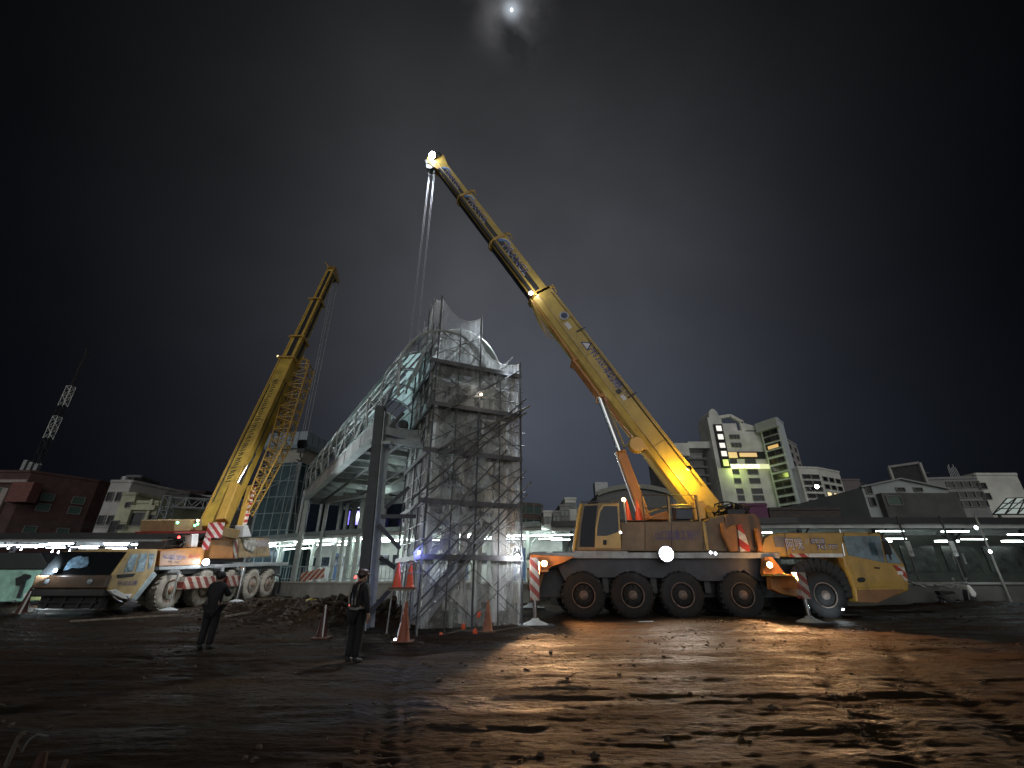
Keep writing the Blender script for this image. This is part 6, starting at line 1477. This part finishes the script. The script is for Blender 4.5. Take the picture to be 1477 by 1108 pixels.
def person(base, yaw, label, lean=0, arms=((0, 0), (0, 0)), helmet=None, vest=False, hang=1.0, H=1.74):
    t = thing('person', label, 'person', tuple(base), yaw)
    B = Vector(base); cy, sy = math.cos(yaw), math.sin(yaw)
    def W(x, y, z):
        k = H/1.74; x, y, z = x*k, y*k, z*k; y += -lean*max(0, z-.9)
        return B + Vector((x*cy-y*sy, x*sy+y*cy, z))
    P = []; E = []; Rr = []
    def v(p, r): P.append(W(*p)); Rr.append(r); return len(P)-1
    def e(a, b): E.append((a, b))
    # figure faces local -Y
    pel = v((0, 0, .93), .135); wst = v((0, .01, 1.10), .125); ch = v((0, .015, 1.30), .15); nk0 = v((0, .015, 1.45), .075); nk = v((0, .0, 1.52), .055)
    hd = v((0, -.012, 1.60), .088); top = v((0, -.005, 1.69), .082)
    for a, b in ((pel, wst), (wst, ch), (ch, nk0), (nk0, nk), (nk, hd), (hd, top)): e(a, b)
    nose = v((0, -.115, 1.595), .014); e(hd, nose); 
    for s in (-1, 1):
        er = v((s*.093, .005, 1.6), .014); e(hd, er)
    JP = []
    for i, s in enumerate((-1, 1)):
        fx, fz = arms[i]
        sh = v((s*.165, .02, 1.42), .068); el = v((s*(.235), .03-fx*.12, 1.15+fz*.05), .047); wr = v((s*(.235-.05*fz), -.02-fx*.26, .90+fz*.42), .030); pm = v((s*(.235-.07*fz), -.05-fx*.32, .83+fz*.50), .034)
        e(ch, sh); e(sh, el); e(el, wr); e(wr, pm); JP.append((sh, el, wr))
        for f in range(4):
            fy = -.045+.026*f-.03; ln = (.062, .075, .07, .052)[f]
            a = v((s*(.235-.07*fz), fy-fx*.33, .785+fz*.53), .0105); b = v((s*(.222-.09*fz), fy-.012-fx*.34, .785-ln*.55+fz*.56), .009); c = v((s*(.205-.1*fz), fy-.01-fx*.33, .785-ln+fz*.57), .008); e(pm, a); e(a, b); e(b, c)
        a = v((s*(.222-.07*fz), -.095-fx*.30, .83+fz*.5), .011); b = v((s*(.212-.07*fz), -.115-fx*.31, .79+fz*.51), .009); e(pm, a); e(a, b)
    LG = []
    for s in (-1, 1):
        hp = v((s*.09, 0, .88), .10); kn = v((s*.10, -.015, .48), .062); ak = v((s*.105, .03, .09), .042); bl_ = v((s*.115, -.09, .04), .04); to = v((s*.12, -.16, .03), .03)
        e(pel, hp); e(hp, kn); e(kn, ak); e(ak, bl_); e(bl_, to); LG.append((hp, kn, ak, bl_, to))
    skin('body', P, E, Rr, SKINM, t)
    # trousers
    idx = [pel]+[q for L in LG for q in L[:3]]
    pts = [P[i] for i in idx]; rr = [.165, .125, .092, .082, .125, .092, .082]
    skin('trousers', pts, [(0, 1), (1, 2), (2, 3), (0, 4), (4, 5), (5, 6)], rr, TRS, t)
    # jacket
    idx = [pel, wst, ch, nk0]+[JP[0][0], JP[0][1], JP[0][2], JP[1][0], JP[1][1], JP[1][2]]
    pts = [P[i] for i in idx]; pts[0] = pts[0]-Vector((0, 0, .05*hang)); rr = [.172, .16, .185, .085, .09, .068, .055, .09, .068, .055]
    skin('jacket', pts, [(0, 1), (1, 2), (2, 3), (2, 4), (4, 5), (5, 6), (2, 7), (7, 8), (8, 9)], rr, JKT, t)
    for L in LG:
        skin('boot', [P[L[2]]+Vector((0, 0, .05)), P[L[2]]-Vector((0, 0, .03)), P[L[3]], P[L[4]]], [(0, 1), (1, 2), (2, 3)], [.062, .06, .055, .042], BLK, t)
    hc = P[hd].lerp(P[top], .5)
    m = MB(); m.ball(hc+Vector((0, 0, .015)), .108, 16, (.95, 1.05, 1.0))
    h = m.build('hair', HAIR, t, smooth=True)
    fw = Vector((sy, -cy, 0))
    h.location += wm(t).inverted().to_3x3() @ (-fw*.022)
    m = MB()
    for s in (-1, 1): m.ball(W(s*.033, -.088, 1.625), .011, 8)
    m.build('eyes', BLK, t)
    m = MB(); m.bar(W(-.022, -.097, 1.553), W(.022, -.097, 1.553), .008, .006); m.build('mouth', pmat('lips', (.25, .1, .08), .6), t)
    if helmet:
        m = MB(); m.lathe(hc+Vector((0, 0, -.0)), (0, 0, 1), [(.135, .0), (.133, .02), (.125, .06), (.10, .105), (.05, .128), (.01, .132)], 22)
        m.lathe(hc+fw*.03, (0, 0, 1), [(.155, .0), (.155, .012)], 22); m.build('helmet', helmet, t, smooth=True)
    if vest:
        def ring(z, r1, r2, hgt, mt, nm):
            m = MB(); n_ = 26; vs = []
            for zz_ in (z-hgt/2, z+hgt/2):
                for k in range(n_): a = 2*math.pi*k/n_; vs.append(W(r1*math.cos(a), .012+r2*math.sin(a), zz_))
            m.add(vs, [(k, (k+1) % n_, n_+(k+1) % n_, n_+k) for k in range(n_)]); m.build(nm, mt, t, smooth=True)
        REF = pmat('reflective_grey', (.16, .16, .15), .4)
        ring(1.0, .178, .168, .05, REF, 'belt')
        m = MB()
        for s in (-1, 1): m.path([W(s*.09, .19, 1.02), W(s*.105, .205, 1.25), W(s*.10, .15, 1.455), W(s*.09, .04, 1.50), W(s*.1, -.13, 1.45), W(s*.105, -.185, 1.2), W(s*.09, -.17, 1.02)], .017, 5)
        m.build('harness', REF, t)
        m = MB(); m.bar(W(-.14, .2, 1.22), W(-.14, .2, 1.35), .09, .05); m.ball(W(-.10, .21, 1.05), .03); m.build('radio', BLK, t)
    return t
g1_ = G(507, 957); g1_.z = gz(g1_.x, g1_.y)-.01
pr_ = person(g1_, R(150), 'person in dark work clothes, helmet and grey belt standing before the front steel column', helmet=pmat('helmet_dark_red', (.05, .02, .02), .5), vest=True, arms=((.15, 0), (.3, .1)))
hp_ = g1_+Vector((-.13, -.03, 1.60)); m = MB(); m.lathe(hp_, (-.8, -.6, .1), [(.028, 0), (.03, .03), (.02, .04)], 10); m.build('red_torch', glow('torch_red', (1, .04, .02), 3), pr_)
m = MB(); m.ball(g1_+Vector((-.17, -.12, 1.06)), .016, 8); m.build('red_pilot_light', glow('torch_red', (1, .04, .02), 3), pr_)
g2_ = G(294, 936); g2_.z = gz(g2_.x, g2_.y)-.01
person(g2_, R(185), 'person in a long dark coat with black hair standing in front of the left crane', lean=-.02, arms=((.9, .9), (.8, .8)), hang=3.0, H=1.70)

# ============================================================ CONES, BARRIER, DEBRIS
def gcone(u, v, h, mat, lab, **k):
    p = G(u, v); p.z = gz(p.x, p.y); return cone(p, h, mat, lab, **k)
gcone(581, 928, .92, ORC, 'tall orange cone standing alone left of the scaffold foot')
gcone(703, 913, .84, pmat('cone_dusty', (.42, .17, .09), .7, var=.3), 'dusty faded orange cone leaning dull against the scaffold foot', stripe_=False)
c = gcone(463, 922, .80, ORD, 'dark red cone with a white stick beside the dirt mound', stripe_=False)
p = G(467, 922); m = MB(); m.tube(Vector((p.x, p.y-.12, gz(p.x, p.y)+.02)), Vector((p.x-.03, p.y-.12, gz(p.x, p.y)+.80)), .018, 8); tag(m.build('marker_stick', WHITE), 'white upright stick against the dark red cone', 'stick')
c = gcone(30, 886, .95, ORD, 'dark cone at the far left in front of the mint truck', stripe_=False)
p = G(33, 887); m = MB(); m.tube(Vector((p.x, p.y-.15, gz(p.x, p.y))), Vector((p.x+.12, p.y-.15, gz(p.x, p.y)+.8)), .03, 8); tag(m.build('marker_stick', WHITE), 'pale slanting stick beside the far left cone', 'stick')
p = at(1404, 850, 24); p.z = hz(24); cone(p, .85, pmat('cone_pink', (.5, .12, .10), .6), 'pink and white cone beside the parked scooter at the right')
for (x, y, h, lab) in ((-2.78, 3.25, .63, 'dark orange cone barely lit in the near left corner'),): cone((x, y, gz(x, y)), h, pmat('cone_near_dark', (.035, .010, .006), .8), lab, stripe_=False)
for (x, y, h, lab) in ((-2.62, 3.2, .63, 'pale stake beside the cone in the near left corner'), (-2.90, 3.15, .74, 'thin wooden stake at the near left picture corner')):
    m = MB(); z = gz(x, y); m.tube((x, y, z-.05), (x+.03, y, z+h), .011, 6); tag(m.build('stake', pmat('stake_wood', (.07, .06, .05), .8)), lab, 'stake')
p = at(52, 1065, 3.3); m = MB(); m.path([p+Vector((-.06, 0, -.07)), p+Vector((-.04, 0, -.01)), p+Vector((0, 0, .02)), p+Vector((.07, 0, .01))], .006); m.path([p+Vector((-.06, 0, -.07)), Vector((-2.88, 3.15, gz(-2.9, 3.15)+.72))], .003); m.tube(Vector((-2.88, 3.15, gz(-2.9, 3.15)+.72)), Vector((-2.89, 3.15, gz(-2.9, 3.15)+.6)), .004)
tag(m.build('warning_tape', pmat('tape_pale', (.12, .12, .12), .6)), 'loose end of pale tape tied to the corner stake', 'tape')
# two cones on the concrete blocks
CB = []
for i, (u, y) in enumerate(((566, 20.5), (590, 20.2), (612, 20.0))):
    p = at(u, 880, y); m = MB(); zb = hz(y)-.1; m.box(p.x-.38, p.x+.38, y-.45, y+.45, zb, zb+(.85 if i < 2 else .7)); o = m.build('concrete_block', CONC, bev=.04)
    tag(o, ['rough concrete block at the left end of the block row behind the loose frames', 'rough concrete block in the middle of the block row', 'low concrete block at the scaffold side of the block row'][i], 'concrete block', 'concrete blocks beside the mound')
a_, b_ = at(562, 849, 14.0), at(600, 849, 14.0); m = MB(); m.bar((a_.x, 14.0, a_.z-.03), (b_.x, 14.0, a_.z-.03), .36, .05); tag(m.build('trestle_plank', pmat('timber', (.28, .24, .18), .8, var=.4, scale=5)), 'raised plank carried by the loose arched frames left of the scaffold', 'plank')
for (u, lab) in ((572, 'orange cone raised on the plank, the left one of the pair'), (590, 'orange cone raised on the plank, the one nearer the scaffold')):
    cone((at(u, 848, 14.0).x, 14.0, a_.z), .70, ORC2, lab, stripe_=False)
# small orange flags on the rope in front of the scaffold
for i, (u, v, lab) in enumerate(((636, 917, 'small orange tape knot lowest at the scaffold foot'), (669, 904, 'small orange flag at the middle scaffold post'), (685, 912, 'crumpled orange tape on the ground by the dusty cone'), (691, 887, 'orange flag hanging inside the net above the dusty cone'))):
    p = at(u, v, 14.25 + .0*i); m = MB(); k0 = len(m.v); m.ball(p, .07, 8, (.9, .5, 1.2))
    for q in range(len(m.v)): m.v[q] += Vector((random.uniform(-1, 1), 0, random.uniform(-1, 1)))*.025
    tag(m.build('orange_flag', pmat('flag_orange', (.85, .12, .04), .5, emit=(1, .15, .05), es=.0)), lab, 'flag', 'orange flags at the scaffold foot')
m = MB(); pp = [at(u, v, 14.25) for u, v in ((560, 924), (600, 921), (636, 916), (669, 908), (700, 912), (745, 905), (760, 904), (800, 918))]; m.path(pp, .012, 5); tag(m.build('barrier_rope', pmat('rope_dull', (.2, .16, .12), .8)), 'slack rope strung along the foot of the scaffold', 'rope')
# loose door shaped scaffold frames leaning left of the scaffold
for u, y, lab in ((573, 14.2, 'loose arched scaffold frame standing left of the netted scaffold'), (592, 13.9, 'second arched scaffold frame nearest the net corner')):
    p = at(u, 900, y); z0 = gz(p.x, y); m = MB(); pts = [Vector((p.x-.28, y, z0)), Vector((p.x-.22, y, z0+1.6))]+[Vector((p.x+.0-.22*math.cos(R(a)), y, z0+1.6+.3*math.sin(R(a)))) for a in range(20, 180, 20)]+[Vector((p.x+.22, y, z0+1.6)), Vector((p.x+.2, y, z0))]
    m.path(pts, .024, 7); m.tube(pts[1], pts[-2], .018); tag(m.build('loose_arch', GALV, smooth=True), lab, 'scaffold arch', 'loose frames beside the scaffold')
# work lamp lying on the rope end
p = G(571, 926); bm_ = MB(); bm_.ball(Vector((p.x, p.y-.1, gz(p.x, p.y)+.06)), .035, 8); tag(bm_.build('ground_light', LSM), 'tiny white light on the ground at the foot of the orange cone', 'light')
# striped barrier board near the middle platform
p0_, p1_ = at(433, 838, 30.5), at(466, 835, 29.5)
BR_ = thing('barrier_board', 'red and white striped barrier board on legs near the middle platform', 'barrier', ((p0_.x+p1_.x)/2, 30, hz(30)))
m = MB(); m.bar(p0_+Vector((0, 0, .2)), p1_+Vector((0, 0, .35)), .06, .55); m.build('board', HAZX, BR_, bev=.01)
for q in (.15, .85):
    c = p0_.lerp(p1_, q); m = MB(); m.bar((c.x, c.y, hz(30)), (c.x, c.y+.05, c.z+.1), .08, .06); m.build('leg', WHITE, BR_)
# pallet of debris between mound and crane: planks
for i, (u0, v0, u1, v1) in enumerate(((318, 893, 462, 866), (322, 900, 440, 880), (262, 893, 100, 900), (470, 872, 520, 866))):
    a = G(u0, v0); b = G(u1, v1); a.z = gz(a.x, a.y)+.08; b.z = gz(b.x, b.y)+.08
    m = MB(); m.bar(a, b, .07, .05); tag(m.build('timber_batten', pmat('timber', (.28, .24, .18), .8, var=.4, scale=5)), ['long pale batten lying between the left crane and the dirt mound', 'lower parallel batten in front of the left crane outriggers', 'long batten lying in the mud before the left crane wheels', 'short batten beside the dirt mound'][i], 'timber batten')
# bucket and yellow sack by the mound
p = G(446, 889); m = MB(); rock(m, Vector((p.x, p.y, gz(p.x, p.y)+.1)), .26); tag(m.build('yellow_sack', pmat('sack_yellow', (.45, .36, .08), .8, var=.3)), 'dull yellow sack lying at the foot of the dirt mound', 'sack')
p = G(1185, 893); 
wl2 = lamp('POINT', at(1214, 878, 17.0), 22, (.8, .95, 1), .05); bulb('ground_lamp', at(1216, 879, 17.1), .04, LSM, RC, axis=(0, -.4, -1)); attach(wl2, RC)
p = at(932, 905, 16.9); m = MB(); m.add([p+Vector((-.25, 0, .18)), p+Vector((.25, -.1, .2)), p+Vector((.05, 0, -.25)), p+Vector((-.05, .05, -.22)), p+Vector((0, -.12, .1))], [(0, 4, 3), (4, 1, 2), (4, 2, 3), (0, 1, 4)]); tag(m.build('rag', pmat('rag_blue', (.4, .5, .6), .8)), 'pale blue rag hanging before the third wheel of the right crane', 'rag')
# ============================================================ MINT TRUCK
MT = thing('mint_truck', 'mint green flatbed truck half out of the picture at the far left', 'truck', (-24.5, 25, hz(24)))
MINT = pmat('mint_paint', (.40, .70, .58), .45, var=.2, dirt=.35)
yt = 23.6
a = at(-40, 822, yt); b = at(72, 822, yt)
P = [(-60, 869), (-60, 822), (66, 822), (74, 824), (70, 834), (64, 850), (58, 866), (40, 868)]
plate(P, yt, 2.0, 'body', MINT, MT, bev=.05)
plate([(47, 846), (52, 834), (58, 829), (68, 829), (66, 833), (60, 841), (54, 846)], yt-.03, .06, 'wheel_arch', BLK, MT)
plate([(46, 850), (62, 848), (57, 866), (40, 866)], yt-.06, .1, 'bumper', pmat('bumper_lime', (.38, .42, .18), .6, var=.3), MT, bev=.02)
plate([(22, 834), (30, 831), (34, 828), (42, 830), (41, 834), (34, 838), (30, 845), (22, 845)], yt-.15, .12, 'mirror', BLK, MT, bev=.01)
plate([(29, 846), (34, 838), (36, 839), (28, 863), (23, 863)], yt-.12, .05, 'mirror_arm', DSTEEL, MT)
plate([(34, 856), (42, 855), (41, 860), (33, 861)], yt-.04, .03, 'number_plate', WHITE, MT)
plate([(-60, 821), (-60, 797), (58, 797), (72, 821)], yt+.1, 1.8, 'windscreen', pmat('windscreen_grey', (.03, .035, .035), .15, spec=.5), MT, bev=.03)
for u in (5, 52):
    c = at(u, 866, yt+.2); make_wheel(MT, (c.x, yt+.1, hz(24)+.42), (0, -1, 0), .42, .28, TYRE, RIM)
for u, v in ((-20, 829), (-8, 846), (8, 826)): 
    pass
c = at(66, 820, yt-.2); 
bulb('headlamp', at(19, 867, yt-.1), .05, pmat('lamp_glass', (.6, .65, .7), .1), MT)
p = G(74, 867); attach(lamp('POINT', at(71, 857, 22.6), 110, (.8, .95, 1), .05), MT)
# row of site lights strung from the canopy (left)
for i, (u, v) in enumerate(((75, 796), (84, 797), (85, 803), (83, 807), (86, 812), (100, 795), (116, 790), (150, 797), (30, 793), (12, 791), (52, 790))):
    c = at(u, v, 30); m = MB(); m.ball(c, .05, 8); m.tube(c, c+Vector((0, 0, .12)), .02, 4); tag(m.build('string_light', LSM if i != 6 else LAMB), 'small bare bulb hanging in front of the left canopy', 'light bulb', 'bulbs strung before the left canopy')
# ============================================================ SCOOTER
SO = thing('scooter', 'dark motor scooter with a white front shield leaning beside the carrier cab', 'scooter', (19.8, 22.5, hz(22.5)), R(0))
base = at(1372, 838, 22); bx_, by_ = base.x, 22.0; gz_ = hz(22)
def sp_(x, y, z): return Vector((bx_+x, by_+y, gz_+z))
for x in (-.62, .62):
    m = MB(); m.lathe(sp_(x, -.05, .26), (0, 1, 0), [(.15, 0), (.25, .0), (.26, .05), (.25, .1), (.15, .1)], 22); wl_ = m.build('wheel', BLK, SO, smooth=True)
    m = MB(); m.lathe(sp_(x, -.06, .26), (0, 1, 0), [(.03, 0), (.15, .02), (.15, .1)], 14); m.build('rim', STEEL, wl_)
m = MB(); m.prism([(-.9, .5), (-.55, .45), (-.2, .3), (.35, .3), (.48, .9), (.55, .9), (.45, .22), (-.5, .2)], sp_(0, -.14, 0), (1, 0, 0), (0, 0, 1), (0, .28, 0)); o = m.build('body', pmat('scooter_dark', (.03, .03, .035), .3, coat=.5), SO, bev=.03); bm_fix(o)
m = MB(); m.prism([(-.85, .72), (-.15, .70), (-.1, .62), (-.8, .52)], sp_(0, -.13, 0), (1, 0, 0), (0, 0, 1), (0, .26, 0)); o = m.build('saddle', BLK, SO, bev=.03); bm_fix(o)
m = MB(); m.prism([(.42, .98), (.62, .95), (.78, .62), (.66, .45), (.5, .5)], sp_(0, -.2, 0), (1, 0, 0), (0, 0, 1), (0, .4, 0)); o = m.build('front_shield', WHITE, SO, bev=.05); bm_fix(o)
m = MB(); m.path([sp_(.4, -.33, 1.02), sp_(.45, 0, 1.0), sp_(.4, .33, 1.02)], .02); m.tube(sp_(.45, 0, .95), sp_(.62, 0, .3), .03); m.build('handlebar', DSTEEL, SO)
for y in (-.3, .3):
    m = MB(); m.tube(sp_(.4, y, 1.02), sp_(.42, y*1.05, 1.22), .01); m.lathe(sp_(.42, y*1.05, 1.22), (-1, 0, .1), [(.07, 0), (.06, .02)], 12); m.build('mirror', STEEL, SO)
# scrap pile by the cab
random.seed(3)
for i in range(7):
    a = at(1322+i*12, 846+random.uniform(-4, 4), 20.5+.2*i); b = a+Vector((random.uniform(-1, 1), random.uniform(-.3, .3), random.uniform(-.15, .3))); a.z = max(a.z, hz(21)+.05); m = MB(); m.bar(a, b, .1, .06)
    tag(m.build('scrap_plank', pmat('scrap', (.35, .35, .35), .6, var=.5, scale=6)), 'pale scrap board in the tangle right of the carrier cab', 'scrap board', 'scrap boards right of the carrier cab')
# glow of the night air is left to the renderer
scn.cycles.use_adaptive_sampling = True; scn.cycles.max_bounces = 8; scn.cycles.transparent_max_bounces = 24; scn.cycles.sample_clamp_indirect = 6; scn.cycles.use_denoising = True
scn.cycles.caustics_reflective = False; scn.cycles.caustics_refractive = False
